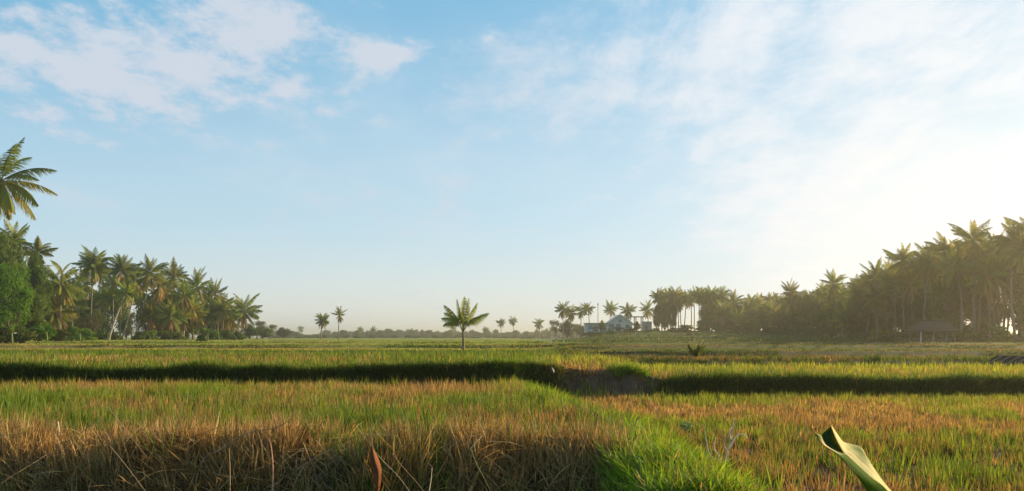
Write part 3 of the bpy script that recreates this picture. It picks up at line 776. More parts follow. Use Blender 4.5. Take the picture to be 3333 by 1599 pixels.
for px, py, Y in [(662, 300, 290), (665, 306, 282), (671, 303, 290), (678, 304, 284), (682, 297, 292), (691, 301, 284), (694, 296, 290), (703, 297, 272), (706, 304, 266), (712, 296, 268), (716, 302, 264), (722, 297, 262)]:
    palm_px(px, py, Y, rng.uniform(4, 4.6) * F / Y, 'one of the tightly packed palms in the tall row left of the long tree line', 'palms packed in the tall row')
bush(689, 215, 331.5, 12, 'brown', 'brown brush heap on the green slope below the rounded bush', cat='brush heap', name='brush_heap')
bush(697, 218, 332, 9, 'dark', 'dark low shrub beside the brown brush heap')

# ------------------------------------------------------------------ right grove
GR = 'palms of the right grove'
for px, py, Y, rp, lab in [
    (668, 297, 285, 10, 'second palm of the tall row'), (675, 296, 280, 10.5, 'third palm of the tall row, top above its neighbours'),
    (686, 299, 275, 10.5, 'palm over the left side of the sky gap in the tall row'), (699, 296, 270, 11, 'palm over the right side of the sky gap in the tall row'),
    (790.6, 292, 215, 12, 'spiky palm standing above the middle of the long right tree line'), (807, 301, 215, 12, 'palm right of the spiky one in the long right tree line'),
    (833, 284, 190, 14, 'palm with fanned top where the right grove begins to climb'), (859, 288, 180, 13, 'palm between the fanned palm and the next taller one in the right grove'),
    (876, 276, 160, 16, 'palm at the second step of the climbing right grove'), (902, 261, 145, 18, 'upright palm with narrow top at the third step of the climbing right grove'),
    (925, 266, 140, 17, 'palm in the dip between the two upright palms of the right grove'), (944.5, 252, 132, 20, 'upright palm left of the golden highest palm'),
    (973, 240, 122, 24, 'golden highest palm with long fanned fronds in the right grove'), (1014, 241, 115, 24, 'tall palm close to the right edge of the picture'),
    (996, 252, 125, 20, 'palm between the golden highest palm and the one at the right edge'), (1034, 232, 112, 26, 'palm cut off by the right edge of the picture')]:
    palm_px(px, py, Y, rp * 1.25, lab, GR, px + rng.normal(0, 2))
LM = 'coconut palm lost among its neighbours in the thick of the right grove'
def gtop(px): return np.interp(px, [640, 700, 720, 760, 800, 835, 860, 880, 905, 945, 975, 1000, 1024, 1080], [291, 286, 288, 290, 287, 276, 278, 266, 250, 240, 224, 232, 222, 205])
def gdist(px): return np.interp(px, [640, 700, 800, 860, 900, 950, 1024, 1100], [290, 262, 210, 172, 145, 126, 114, 108])
for row, (dy, drop) in enumerate([(0, 14), (10, 8), (22, 18), (38, 12)]):
    px = 706. + row * 4
    while px < 1075:
        Y = gdist(px) + dy + rng.uniform(-4, 4)
        rp = 4.0 * F / Y * rng.uniform(.8, 1.1)
        py = gtop(px) + rp * .75 + drop * rng.uniform(.1, 2.2)
        palm_px(px, py, Y, rp * 1.2, LM, 'palms massed in the right grove', px + rng.normal(0, 3), dead=rng.random() < .35)
        px += rng.uniform(.55, .95) * rp * (1.25 if row else 1.6)
LT = 'leafy tree filling in between the palms of the right grove'
px = 708.
while px < 1080:
    for k in range(3):
        Y = gdist(px) + 6 + 15 * k + rng.uniform(-5, 5)
        w = rng.uniform(6, 9) * F / Y
        top = gtop(px) + (333 - gtop(px)) * rng.uniform(.22, .5)
        if not (985 < px < 1024 and k > 0):
            tree(px + rng.normal(0, 4), Y, top, w, rng.choice(['dense', 'tall', 'dense', 'airy']), LT, 'leafy trees of the right grove')
    px += rng.uniform(.5, .8) * w
px = 706.
while px < 1075:
    Y = gdist(px) - 3 + rng.uniform(-3, 3); w = rng.uniform(3.2, 5.5) * F / Y
    bz = float(height((px - HX) / F * Y, Y)); top = HY - (bz + rng.uniform(1.4, 3.2) - CAMZ) * F / Y
    bush(px + rng.normal(0, 3), Y + 14, top - 5 * 100 / Y * 2, w * 1.6, 'dark', 'tall shrub standing further back under the right grove', 'deeper undergrowth of the right grove') if not 985 < px < 1020 else None
    if not 905 < px < 960: bush(px, Y, top, w, rng.choice(['dark', 'dark', 'dark', 'bright']), 'shrub in the undergrowth at the foot of the right grove', 'undergrowth shrubs of the right grove')
    px += w * rng.uniform(.6, 1.0)
for px in (856, 866, 878): tree(px, 172, 312, 22, 'dense', LT, 'leafy trees of the right grove')
# dark underbrush behind the hut
for px in (908, 922, 938, 955, 968):
    bush(px, 124 + rng.uniform(0, 5), 322, 26, 'dark', 'shrub in the dark thicket behind the thatched hut', 'thicket shrubs behind the hut')
tree(757, 214, 318, 9, 'bright', 'small yellow-green tree lit at the foot of the long right tree line', 'leafy trees of the right grove')

# ------------------------------------------------------------------ buildings and field things
WH = np.array([.54, .54, .47]); DK = np.array([.17, .18, .165]); GRY = np.array([.34, .34, .31])
Yh = 290.; s = Yh / F
hb = at(618, 333, Yh); hz = float(height(hb[0], hb[1])) - .2
bz = hb[2]
base = np.array([hb[0], Yh, min(hz, bz)])
up0 = bz - base[2]
h = empty('house', base, 'pale white two-storey house with grey gabled roof at the far end of the fields', 'house')
def gable(mb, x0, x1, y0, y1, z0, z1, zr, col):
    xm = (x0 + x1) / 2
    V = [[x0, y0, z0], [x1, y0, z0], [x1, y0, z1], [xm, y0, zr], [x0, y0, z1], [x0, y1, z0], [x1, y1, z0], [x1, y1, z1], [xm, y1, zr], [x0, y1, z1]]
    T = [[0, 1, 2], [0, 2, 4], [4, 2, 3], [5, 7, 6], [5, 9, 7], [9, 8, 7], [1, 6, 7], [1, 7, 2], [0, 4, 9], [0, 9, 5]]
    mb.add(V, T, col)
zt = up0 + 3.6; zr = up0 + 6.6
m = MB(); gable(m, -3.6, 5.2, 0, 9, -.3, zt, zr - .15, WH); m.build('wall', M_WALL, h)
m = MB()   # roof: two slabs proud of the gable
for sx in (-1, 1):
    xm = .8; xe = xm + sx * 5.1
    V = np.array([[xm, -.7, zr], [xe, -.7, zt - .55], [xe, 9.7, zt - .55], [xm, 9.7, zr]]); V2 = V + [0, 0, .22]
    m.add(np.concatenate([V, V2]), [[0, 1, 2, 3], [7, 6, 5, 4], [0, 4, 5, 1], [1, 5, 6, 2], [2, 6, 7, 3], [3, 7, 4, 0]], np.array([.42, .44, .40]))
m.build('roof', M_WALL, h)
m = MB(); m.box([-7.7, 2.5, (up0 + 3.4) / 2 - .15], [8.2, 6, up0 + 3.7], WH * .95); w = m.build('wing', M_WALL, h)
m = MB(); m.box([-7.7, 2.3, up0 + 3.55], [8.9, 7, .25], GRY); m.build('roof', M_WALL, w)
for i, (cx, cz, ww, hh, yy0) in enumerate([(-2.3, 2.4, 1.8, 1.7, 0), (.2, 2.4, 1.7, 1.7, 0), (3.4, 2.3, 1.5, 1.5, 0), (.8, 4.4, 1.2, 1.1, 0), (-10, 2.0, 1.5, 1.3, -.5), (-6.6, 2.0, 1.5, 1.3, -.5)]):
    m = MB()
    for dx in (-1, 1): m.box([cx + dx * (ww / 2 + .05), yy0 - .03, up0 + cz], [.1, .1, hh + .2], WH * .9)
    for dz in (-1, 1): m.box([cx, yy0 - .03, up0 + cz + dz * (hh / 2 + .05)], [ww, .1, .1], WH * .9)
    f = m.build('window', M_WALL, h)
    m = MB(); m.box([cx, yy0 - .02, up0 + cz], [ww, .05, hh], DK); m.build('pane', M_METAL, f)
m = MB(); m.box([-1.6, -1.3, up0 + 1.1], [6.2, 2.4, .2], WH)
for x in (-4.5, -2.6, -.7, 1.3): m.box([x, -2.4, up0 / 2 + .4], [.25, .25, up0 + 1.2], WH * .9)
m.box([-1.6, -2.4, up0 + 2.0], [6.2, .08, .1], WH)
for x in np.arange(-4.6, 1.5, .5): m.box([x, -2.4, up0 + 1.6], [.06, .06, .8], WH)
m.build('balcony', M_WALL, h)

fb = at(637, 332, 300.); fz = float(height(fb[0], fb[1])) - .2; u1 = fb[2] - fz
f = empty('concrete_frame', [fb[0], 300, fz], 'unfinished pale concrete frame with flat slab roof right of the white house', 'building')
m = MB()
for x in (-2.6, -.4, 2.2):
    for y in (0, 4): m.box([x, y, (u1 + 5.6) / 2], [.35, .35, u1 + 5.6], GRY)
m.build('columns', M_WALL, f)
m = MB(); m.box([-.1, 2, u1 + 5.75], [6.4, 5.4, .3], GRY * .8); m.build('roof_slab', M_WALL, f)
m = MB(); m.box([-.2, 2, u1 + 2.7], [5.4, 4.6, .25], GRY); m.build('floor_slab', M_WALL, f)
fb = at(647.5, 332, 295.); fz = float(height(fb[0], fb[1])) - .2; u1 = fb[2] - fz
f = empty('outbuilding', [fb[0], 295, fz], 'small grey flat-roofed block right of the concrete frame', 'building')
m = MB(); m.box([0, 1.5, (u1 + 3.7) / 2], [3.2, 3, u1 + 3.7], np.array([.3, .33, .31])); m.build('wall', M_WALL, f)
m = MB(); m.box([0, 1.5, u1 + 3.8], [3.6, 3.4, .2], GRY); m.build('roof', M_WALL, f)
m = MB(); m.box([-.4, -.03, u1 + 1.2], [.9, .06, 2.0], DK); m.build('door', M_METAL, f)
# garden wall below the house
gb = at(607, 334.5, 270.); gz = float(height(gb[0], gb[1])) - .3
m = MB(); m.box([0, 0, .75], [11, .35, 1.5], np.array([.2, .21, .2]))
for x in np.arange(-5.2, 5.4, 2.6): m.box([x, 0, 1.05], [.4, .5, 2.1], np.array([.5, .52, .5]))
o = m.build('garden_wall', M_WALL, loc=[gb[0], 270, gz]); tag(o, 'low grey garden wall with pale pillars below the white house', 'wall')
# pole
pb = at(598, 333, 292.); pz = float(height(pb[0], pb[1])) - .2
m = MB(); top = at(598, 303, 292.)[2] - pz
m.tube([[0, 0, 0], [0, 0, top * .5], [0, 0, top * .93]], [.16, .14, .11], 8, np.array([.33, .35, .34]))
po = empty('utility_pole', [pb[0], 292, pz], 'tall thin pole with a dark tip beside the white house', 'pole')
m.build('shaft', M_METAL, po)
m = MB(); m.tube([[0, 0, top * .93], [0, 0, top * .95], [0, 0, top]], [.1, .24, .12], 8, np.array([.08, .08, .08])); m.build('tip', M_METAL, po)

# thatched hut under the right grove
Yt = 110.; hb = at(932, 343, Yt); hz = float(height(hb[0], hb[1])) - .05
hut = empty('hut', [hb[0], Yt, hz], 'open hut with a dark brown hipped roof at the foot of the right grove', 'hut')
e0 = at(932, 330.5, Yt)[2] - hz; r0_ = at(932, 321, Yt)[2] - hz
m = MB(); a, b_, t = 2.75, 1.9, 1.7
def hip(dz, g_):
    return [[-a - g_, -b_ - g_, e0 + dz], [a + g_, -b_ - g_, e0 + dz], [a + g_, b_ + g_, e0 + dz], [-a - g_, b_ + g_, e0 + dz], [-t, 0, r0_ + dz], [t, 0, r0_ + dz]]
V = np.array(hip(0, 0) + hip(-.18, 0)); T = [[0, 1, 5], [0, 5, 4], [2, 3, 4], [2, 4, 5], [1, 2, 5], [3, 0, 4]]
Fc = T + [[c_ + 6, b2 + 6, a2 + 6] for a2, b2, c_ in T] + [[0, 7, 1], [0, 6, 7], [1, 8, 2], [1, 7, 8], [2, 9, 3], [2, 8, 9], [3, 6, 0], [3, 9, 6]]
m.add(V, Fc, np.array([.085, .055, .042])); m.tube([[-t - .1, 0, r0_ + .05], [t + .1, 0, r0_ + .05]], .12, 8, np.array([.07, .05, .04])); m.build('roof', M_THATCH, hut)
for x, y, c_ in [(-2.3, -1.5, .6), (-.6, -1.5, .25), (1.2, -1.5, .2), (2.3, -1.5, .2), (-2.3, 1.5, .2), (2.3, 1.5, .2)]:
    m = MB(); m.tube([[x, y, -.1], [x, y, e0 + .2]], [.09, .08], 8, np.array([c_, c_ * .95, c_ * .85])); m.build('post', M_BARK, hut)
m = MB(); m.box([0, .2, .45], [4.2, 2.6, .12], np.array([.16, .12, .08]))
for x in (-1.9, 1.9):
    for y in (-.9, 1.3): m.box([x, y, .2], [.12, .12, .4], np.array([.14, .1, .07]))
m.build('platform', M_BARK, hut)

# low field shelter at the right edge
Ys = 41.; sb = at(1015, 366, Ys); sz = float(height(sb[0], sb[1]))
sh = empty('field_shelter', [sb[0], Ys, sz], 'low dark sheet-roofed field shelter with pale battens at the right edge', 'shelter', rz=.25)
rz_ = at(1015, 355.8, Ys)[2] - sz
m = MB()
for sx in (-1, 1):
    V = np.array([[0, -.9, rz_], [sx * 1.05, -.9, rz_ * .28], [sx * 1.05, 1.1, rz_ * .28], [0, 1.1, rz_]]); V2 = V + [0, 0, -.03]
    m.add(np.concatenate([V, V2]), [[0, 1, 2, 3], [7, 6, 5, 4], [0, 4, 5, 1], [1, 5, 6, 2], [2, 6, 7, 3], [3, 7, 4, 0]], np.array([.016, .015, .014]))
m.build('roof', M_THATCH, sh)
for y in (-.93, -.4, .15, .7):
    m = MB()
    for sx in (-1, 1): m.tube([[0, y, rz_ + .03], [sx * 1.08, y, rz_ * .28 + .01]], .022, 6, np.array([.16, .155, .15]))
    m.build('batten', M_THATCH, sh)
for x in (-.8, .8):
    for y in (-.7, .9):
        m = MB(); m.tube([[x, y, -.1], [x, y, rz_ * .44]], .03, 6, np.array([.2, .15, .1])); m.build('post', M_BARK, sh)
# thin white stakes
def stake(px, py0, py1, Y, label, r=.022):
    b = at(px, py1, Y); z = float(height(b[0], b[1])) - .05; t = at(px, py0, Y)[2] - z
    e = MB(); e.tube([[0, 0, 0], [.01, 0, t * .6], [.0, 0, t]], [r, r, r * .8], 6, np.array([.6, .6, .55])); e.tube([[0, 0, t * .98], [0, 0, t * 1.03]], r * 1.3, 6, np.array([.55, .55, .5]))
    return tag(e.build('stake', M_WALL, loc=[b[0], Y, z]), label, 'stake')
stake(884, 356, 361, 46, 'thin white stake in the green strip below the right grove', .03)
stake(551.5, 338.3, 340, 130, 'small white stake far across the fields below the palm clump', .07)
stake(564, 339, 341, 128, 'small white stake in front of the stake below the palm clump', .07)

# ------------------------------------------------------------------ foreground things
def curve_pts(P, n=14):
    P = np.asarray(P, float); t = np.linspace(0, len(P) - 1, n)
    # Catmull-Rom
    out = []
    for u in t:
        i = min(int(u), len(P) - 2); f = u - i
        p0, p1, p2, p3 = P[max(i - 1, 0)], P[i], P[i + 1], P[min(i + 2, len(P) - 1)]
        out.append(.5 * (2 * p1 + (p2 - p0) * f + (2 * p0 - 5 * p1 + 4 * p2 - p3) * f * f + (3 * p1 - p0 - 3 * p2 + p3) * f ** 3))
    return np.array(out)

def stalk(pix, r, col, label, name='dry_stalk', cat='dry stalk', group=None, taper=.5):
    P = curve_pts([at(a, b, Y) for a, b, Y in pix]); o0 = P[0].copy()
    m = MB(); m.tube(P - o0, np.linspace(r, r * taper, len(P)) * .55, 6, np.asarray(col, float))
    return tag(m.build(name, M_STRAW, smooth_shade=True, loc=o0), label, cat, group)
TAN = np.array([.42, .27, .13]); PALE = np.array([.62, .5, .33]); DBR = np.array([.14, .09, .06])
stalk([(373, 434.5, 11.0), (385, 435, 11.0), (397, 436, 10.95)], .016, PALE * 1.1, 'short pale cut stick lying flat on top of the dry stubble', 'stick', 'stick', taper=.9)
stalk([(0, 484, 10.2), (14, 475, 10.3), (32, 464, 10.5), (46, 455, 10.7)], .011, TAN * .8, 'long straw stalk rising to the right at the bottom left corner')
stalk([(108, 407, 10.9), (122, 425, 10.7), (138, 446, 10.5), (147, 457, 10.4)], .008, TAN * 1.1, 'long pale straw stalk slanting down right across the straw heap')
stalk([(81, 433, 10.7), (96, 421, 10.7), (106, 413, 10.8)], .010, TAN, 'short straw stalk slanting up right out of the straw heap')
stalk([(110, 446, 10.4), (124, 463, 10.2), (140, 484, 10.1), (150, 497, 10.1)], .010, TAN, 'straw stalk running down right from the foot of the straw heap')
stalk([(198, 468, 10.3), (206, 456, 10.3), (219, 450, 10.4), (231, 442, 10.5), (246, 434, 10.6), (260, 430, 10.7), (276, 428, 10.7), (289, 420, 10.8), (301, 410, 10.9)], .017, np.array([.24, .16, .11]), 'long crooked dry branch leaning up right through the stubble', 'dry_branch', 'branch', taper=.35)
stalk([(230, 500, 10.1), (230, 470, 10.3), (229, 448, 10.5)], .013, TAN, 'upright tan stalk crossing under the crooked branch')
stalk([(272, 500, 10.1), (273, 470, 10.3), (271, 446, 10.5), (268, 438, 10.6)], .020, np.array([.5, .27, .15]), 'thick upright reddish stalk below the crooked branch')
stalk([(258, 432, 10.6), (262, 448, 10.4), (263, 470, 10.3)], .011, TAN * .7, 'dangling grey-brown stalk hanging from the crooked branch')
stalk([(295, 470, 10.3), (312, 460, 10.4), (325, 452, 10.5), (338, 446, 10.6)], .014, np.array([.28, .19, .12]), 'dull brown stalk slanting up right beside the dead orange leaf')
stalk([(375, 452, 10.5), (385, 463, 10.3), (398, 476, 10.2), (410, 492, 10.1)], .010, PALE * .9, 'pale stalk slanting down right, right of the dead orange leaf')
stalk([(392, 453, 10.5), (402, 466, 10.3), (418, 484, 10.1), (430, 500, 10.)], .010, TAN, 'tan stalk slanting down right beside the other slanting pale stalk')
stalk([(429, 492, 10.), (431, 480, 10.1), (432, 468, 10.2)], .012, PALE, 'short pale upright stalk among the right part of the dry rim')
stalk([(470, 449, 10.4), (474, 445, 10.4), (482, 436, 10.5)], .012, PALE, 'upper pale arm of the bent stalk near the bund')
stalk([(471, 449, 10.4), (476, 463, 10.3), (484, 478, 10.2), (492, 494, 10.)], .012, np.array([.26, .26, .08]), 'green-brown stalk leaning down right near the bund')
stalk([(58, 422, 10.6), (59, 430, 10.5), (59, 437, 10.5)], .018, PALE, 'short pale upright stub beside the dark hollow at the left')

# dead orange leaf hanging in the stubble
def sheet(rows, cols, mat, name, parent=None, label=None, cat=None, nsub=4, thick=.004, veins=False):
    """rows: list of cross-sections, each a list of world points; smooth-resampled solid sheet"""
    A = np.array(rows, float); nr, nc = A.shape[:2]
    A = np.stack([curve_pts(A[:, j], (nr - 1) * nsub + 1) for j in range(nc)], 1)
    A = np.stack([curve_pts(A[i], (nc - 1) * nsub + 1) for i in range(A.shape[0])], 0)
    Cc = np.array(cols, float)
    ur = np.linspace(0, nr - 1, A.shape[0]); uc = np.linspace(0, nc - 1, A.shape[1])
    G = np.zeros(A.shape)
    for ch in range(3):
        tmp = np.stack([np.interp(ur, range(nr), Cc[:, j, ch]) for j in range(nc)], 1)
        G[..., ch] = np.stack([np.interp(uc, range(nc), tmp[i]) for i in range(A.shape[0])], 0)
    if veins:
        cc = np.arange(A.shape[1]); st = 1 + .22 * (np.sin(cc * 2.1) + .6 * np.sin(cc * 5.3 + 1)) * .6
        bl = fbm(np.arange(A.shape[0])[:, None] * .35 + 0 * cc[None], cc[None] * .8 + 0. * np.arange(A.shape[0])[:, None], 91)
        G = G * st[None, :, None] * (.8 + .4 * bl[..., None])
        ed = np.exp(-(A.shape[1] - 1 - cc) * .8)[None, :, None] * (bl[..., None] > .45)
        G = G * (1 - .7 * ed) + np.array([.22, .13, .05]) * .7 * ed
    r_, c_ = A.shape[:2]; V = A.reshape(-1, 3); o0 = V[0].copy()
    i = (np.arange(r_ - 1)[:, None] * c_ + np.arange(c_ - 1)[None]).ravel()
    Q = np.stack([i, i + 1, i + c_ + 1, i + c_], 1)
    me = mesh_data(name, V - (0 if parent is not None else o0), Q, G.reshape(-1, 3), mat, True)
    o = link(name, me, parent, loc=None if parent is not None else o0)
    sd = o.modifiers.new('thickness', 'SOLIDIFY'); sd.thickness = thick; sd.offset = 0
    if label: tag(o, label, cat)
    return o
OR = np.array([.27, .115, .025]); OD = np.array([.13, .06, .02])
rows = [[at(371, 447, 10.2), at(372, 446, 10.15), at(373, 448, 10.2)], [at(370, 458, 10.2), at(374, 460, 10.08), at(377, 456, 10.2)],
        [at(373, 470, 10.15), at(378, 473, 10.05), at(381, 467, 10.2)], [at(375, 482, 10.1), at(378, 485, 10.), at(381, 480, 10.15)], [at(377, 496, 10.05), at(377.5, 497, 10.), at(378, 496, 10.05)]]
sheet(rows, [[OR * .8, OD, OR], [OR, OD, OR], [OR * 1.1, OD, OR * .9], [OR, OR * .8, OR * .8], [OR * .8] * 3], M_DEADF, 'dead_leaf', label='dead orange leaf hanging in the dry rim below the pale stick', cat='dead leaf')

# big banana leaf rising into the bottom right
def q(u, v, Y): return at(768 + u * .08673, 384 + v * .08673, Y)
gpos = np.array([q(1560, 1500, 6.)[0] + .1, 6.05, 0.]); gpos[2] = height(gpos[0], gpos[1])
bp = empty('banana_plant', gpos, 'young banana plant whose one big folded leaf rises from the bottom edge at the right', 'banana plant')
def loc(p): return np.asarray(p) - gpos
CR = np.array([.76, .66, .36]); LG = np.array([.085, .155, .004]); DG = np.array([.02, .075, .02]); ST = np.array([.35, .38, .10])
# far half (inner face, its glare painted as cream), rows tip -> base, columns keel -> far rim
far = [[q(735, 500, 6.02), q(736, 495, 6.05), q(733, 480, 6.10), q(728, 478, 6.12)],
       [q(790, 640, 6.0), q(800, 620, 6.04), q(806, 600, 6.10), q(808, 590, 6.12)],
       [q(880, 800, 5.98), q(880, 740, 6.04), q(876, 690, 6.12), q(872, 668, 6.16)],
       [q(960, 900, 5.97), q(980, 810, 6.06), q(1000, 750, 6.14), q(1010, 705, 6.18)],
       [q(1060, 1000, 5.97), q(1075, 900, 6.06), q(1085, 800, 6.14), q(1078, 738, 6.18)],
       [q(1190, 1110, 5.97), q(1190, 1010, 6.05), q(1175, 920, 6.12), q(1150, 860, 6.15)],
       [q(1330, 1230, 5.98), q(1320, 1160, 6.04), q(1305, 1110, 6.09), q(1290, 1070, 6.11)],
       [q(1500, 1380, 6.0), q(1500, 1360, 6.03), q(1495, 1335, 6.05), q(1490, 1320, 6.06)]]
fc = [[CR, CR, CR, CR]] * 2 + [[CR, CR, CR * .95, CR], [CR, CR * .85, ST, CR], [CR, CR * .8, ST * .9, CR], [CR, CR, CR * .85, CR], [CR] * 4, [CR] * 4]
lf = sheet(far, fc, M_BANANA, 'leaf', parent=bp, nsub=7, veins=True)
lf.location = -gpos
# near half (fresh green outer face), columns keel -> lower rim
near = [[q(528, 572, 5.90), q(535, 578, 5.90), q(545, 590, 5.9), q(552, 598, 5.9)],
        [q(600, 590, 5.93), q(595, 610, 5.90), q(590, 630, 5.88), q(588, 640, 5.87)],
        [q(660, 695, 5.95), q(650, 700, 5.92), q(648, 706, 5.88), q(650, 712, 5.87)],
        [q(795, 780, 5.97), q(785, 785, 5.93), q(778, 790, 5.9), q(776, 796, 5.89)],
        [q(900, 815, 5.98), q(880, 840, 5.93), q(862, 855, 5.9), q(850, 868, 5.89)],
        [q(1000, 905, 5.98), q(985, 940, 5.93), q(960, 965, 5.9), q(945, 965, 5.89)],
        [q(1180, 1068, 5.98), q(1140, 1090, 5.93), q(1090, 1100, 5.9), q(1050, 1095, 5.89)],
        [q(1340, 1190, 5.99), q(1290, 1230, 5.95), q(1230, 1270, 5.92), q(1190, 1270, 5.92)],
        [q(1500, 1380, 6.0), q(1495, 1390, 5.99), q(1488, 1395, 5.98), q(1480, 1400, 5.98)]]
nc = [[LG] * 4, [CR * .9, LG, LG, LG], [CR, CR, CR * .8, LG], [CR, CR * .8, LG, LG]] + [[LG * 1.3, LG, LG * .9, LG * .9]] * 5
nf_ = sheet(near, nc, M_BANANA, 'leaf', parent=bp, nsub=6, veins=True); nf_.location = -gpos; nf_['label'] = 'fresh green half of the folded leaf'
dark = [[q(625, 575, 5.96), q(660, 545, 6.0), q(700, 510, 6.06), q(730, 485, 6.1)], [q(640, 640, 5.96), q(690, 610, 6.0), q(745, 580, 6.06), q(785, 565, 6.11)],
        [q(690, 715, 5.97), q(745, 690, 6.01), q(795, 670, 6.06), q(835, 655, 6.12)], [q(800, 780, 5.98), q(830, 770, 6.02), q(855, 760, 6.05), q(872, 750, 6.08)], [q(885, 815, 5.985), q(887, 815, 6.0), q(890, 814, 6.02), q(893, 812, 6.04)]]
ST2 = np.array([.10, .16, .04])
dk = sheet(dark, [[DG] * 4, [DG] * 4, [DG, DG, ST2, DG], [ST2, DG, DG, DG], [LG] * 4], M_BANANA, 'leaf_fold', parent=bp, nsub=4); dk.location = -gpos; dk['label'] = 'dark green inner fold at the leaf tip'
m = MB(); e_ = loc(q(1490, 1370, 6.0)); m.tube([[0, 0, -.05], [-.01, 0, e_[2] * .4], e_ * [.7, .7, .82], e_], [.05, .04, .02, .012], 8, np.array([.18, .24, .06])); m.build('stem', M_BANANA, bp, smooth_shade=True)

# pale dead weed right of the bund
wb = at(720, 470, 11.8); wb[2] = height(wb[0], wb[1])
wd = empty('dead_weed', wb, 'bleached dead weed with bent white stems right of the green bund grass', 'dead weed')
WP = np.array([.62, .58, .45])
for pts in ([(722, 470), (720, 458), (714, 448), (716, 438)], [(722, 470), (727, 452), (731, 440), (734, 425)], [(728, 450), (736, 437), (743, 434), (748, 439)], [(722, 470), (728, 455), (724, 445), (727, 436)],
            [(720, 462), (710, 455), (706, 440), (704, 427)], [(722, 470), (725, 470), (727, 462), (728, 450)], [(731, 440), (730, 432), (733, 424), (734, 418)]):
    m = MB(); P = curve_pts([at(a_, b2, 11.8 + rng.uniform(-.08, .08)) for a_, b2 in pts]) - wb
    P[0, 2] = max(P[0, 2], 0)
    m.tube(P, np.linspace(.013, .006, len(P)), 6, WP * rng.uniform(.8, 1.1)); m.build('stem', M_STRAW, wd, smooth_shade=True)
# grey-green weed clump
wb = at(686, 428, 15.0); wb[2] = height(wb[0], wb[1])
o = empty('weed', wb, 'small grey-green leafy weed in the stubble beyond the dead weed', 'weed')
m = MB(); leafy(m, [0, 0, .33], .13, 90, .035, (np.array([.12, .18, .09]), np.array([.18, .25, .13]))); m.build('leaves', M_LEAF, o)
m = MB()
for j in range(5): m.tube([[0, 0, -.02], [rng.normal(0, .02), rng.normal(0, .02), .15], [rng.normal(0, .06), rng.normal(0, .06), .33]], [.006, .005, .003], 5, np.array([.15, .16, .08]))
m.build('stem', M_LEAF, o)
# bleached scrap of dead leaf on the end of the left bank
rows = [[q_ for q_ in (at(551, 367.5, 25), at(552, 367, 24.95), at(552.6, 368, 25))], [at(551, 370, 25), at(552.4, 370.5, 24.9), at(554, 369.5, 25)], [at(553, 373, 25), at(553.6, 373, 24.92), at(554.6, 372, 25)]]
sheet(rows, [[WP * .32] * 3] * 3, M_STRAW, 'dead_leaf', label='bleached pale dead leaf at the end of the dark bank beside the bare earth', cat='dead leaf')

# ------------------------------------------------------------------ haze
m = MB(); m.box([0, 1600, 11.5], [6400, 3500, 30.], (1, 1, 1))
hm = bpy.data.materials.new('haze_air'); nt, N, Lk = nodes(hm)
o_ = N.new('ShaderNodeOutputMaterial'); v = N.new('ShaderNodeVolumePrincipled')
v.inputs['Color'].default_value = (1., .89, .66, 1); v.inputs['Density'].default_value = .00052; v.inputs['Anisotropy'].default_value = .72
Lk.new(v.outputs[0], o_.inputs['Volume'])
hz_ = m.build('haze', hm); tag(hz_, 'thin warm morning haze lying over the fields and trees', 'haze', kind='stuff')

# ------------------------------------------------------------------ sky and sun
W = bpy.data.worlds.new('World'); scene.world = W; W.use_nodes = True
nt = W.node_tree; N = nt.nodes; Lk = nt.links; N.clear()
def val(x): return x
def math_(op, a, b=None, c=None, clamp=False):
    n = N.new('ShaderNodeMath'); n.operation = op; n.use_clamp = clamp
    for i, x in enumerate((a, b, c)):
        if x is None: continue
        if isinstance(x, (int, float)): n.inputs[i].default_value = x
        else: Lk.new(x, n.inputs[i])
    return n.outputs[0]
def mixc(f, a, b, mode='MIX'):
    n = N.new('ShaderNodeMix'); n.data_type = 'RGBA'; n.blend_type = mode
    for k, x in (('Factor', f), ('A', a), ('B', b)):
        if isinstance(x, (int, float)): n.inputs[k].default_value = x
        elif isinstance(x, tuple): n.inputs[k].default_value = x + (1,) if len(x) == 3 else x
        else: Lk.new(x, n.inputs[k])
    return n.outputs['Result']
def srange(x, a, b, lo=0., hi=1.):
    n = N.new('ShaderNodeMapRange'); n.interpolation_type = 'SMOOTHSTEP'
    Lk.new(x, n.inputs['Value']); n.inputs['From Min'].default_value = a; n.inputs['From Max'].default_value = b
    n.inputs['To Min'].default_value = lo; n.inputs['To Max'].default_value = hi
    return n.outputs[0]
out = N.new('ShaderNodeOutputWorld'); bg = N.new('ShaderNodeBackground')
sky = N.new('ShaderNodeTexSky'); sky.sky_type = 'NISHITA'; sky.sun_disc = False
sky.sun_elevation = SUN_EL; sky.sun_rotation = SUN_AZ; sky.air_density = 1.0; sky.dust_density = 1.2; sky.ozone_density = 1.6
tc = N.new('ShaderNodeTexCoord'); sep = N.new('ShaderNodeSeparateXYZ'); Lk.new(tc.outputs['Generated'], sep.inputs[0])
x, y, z = sep.outputs
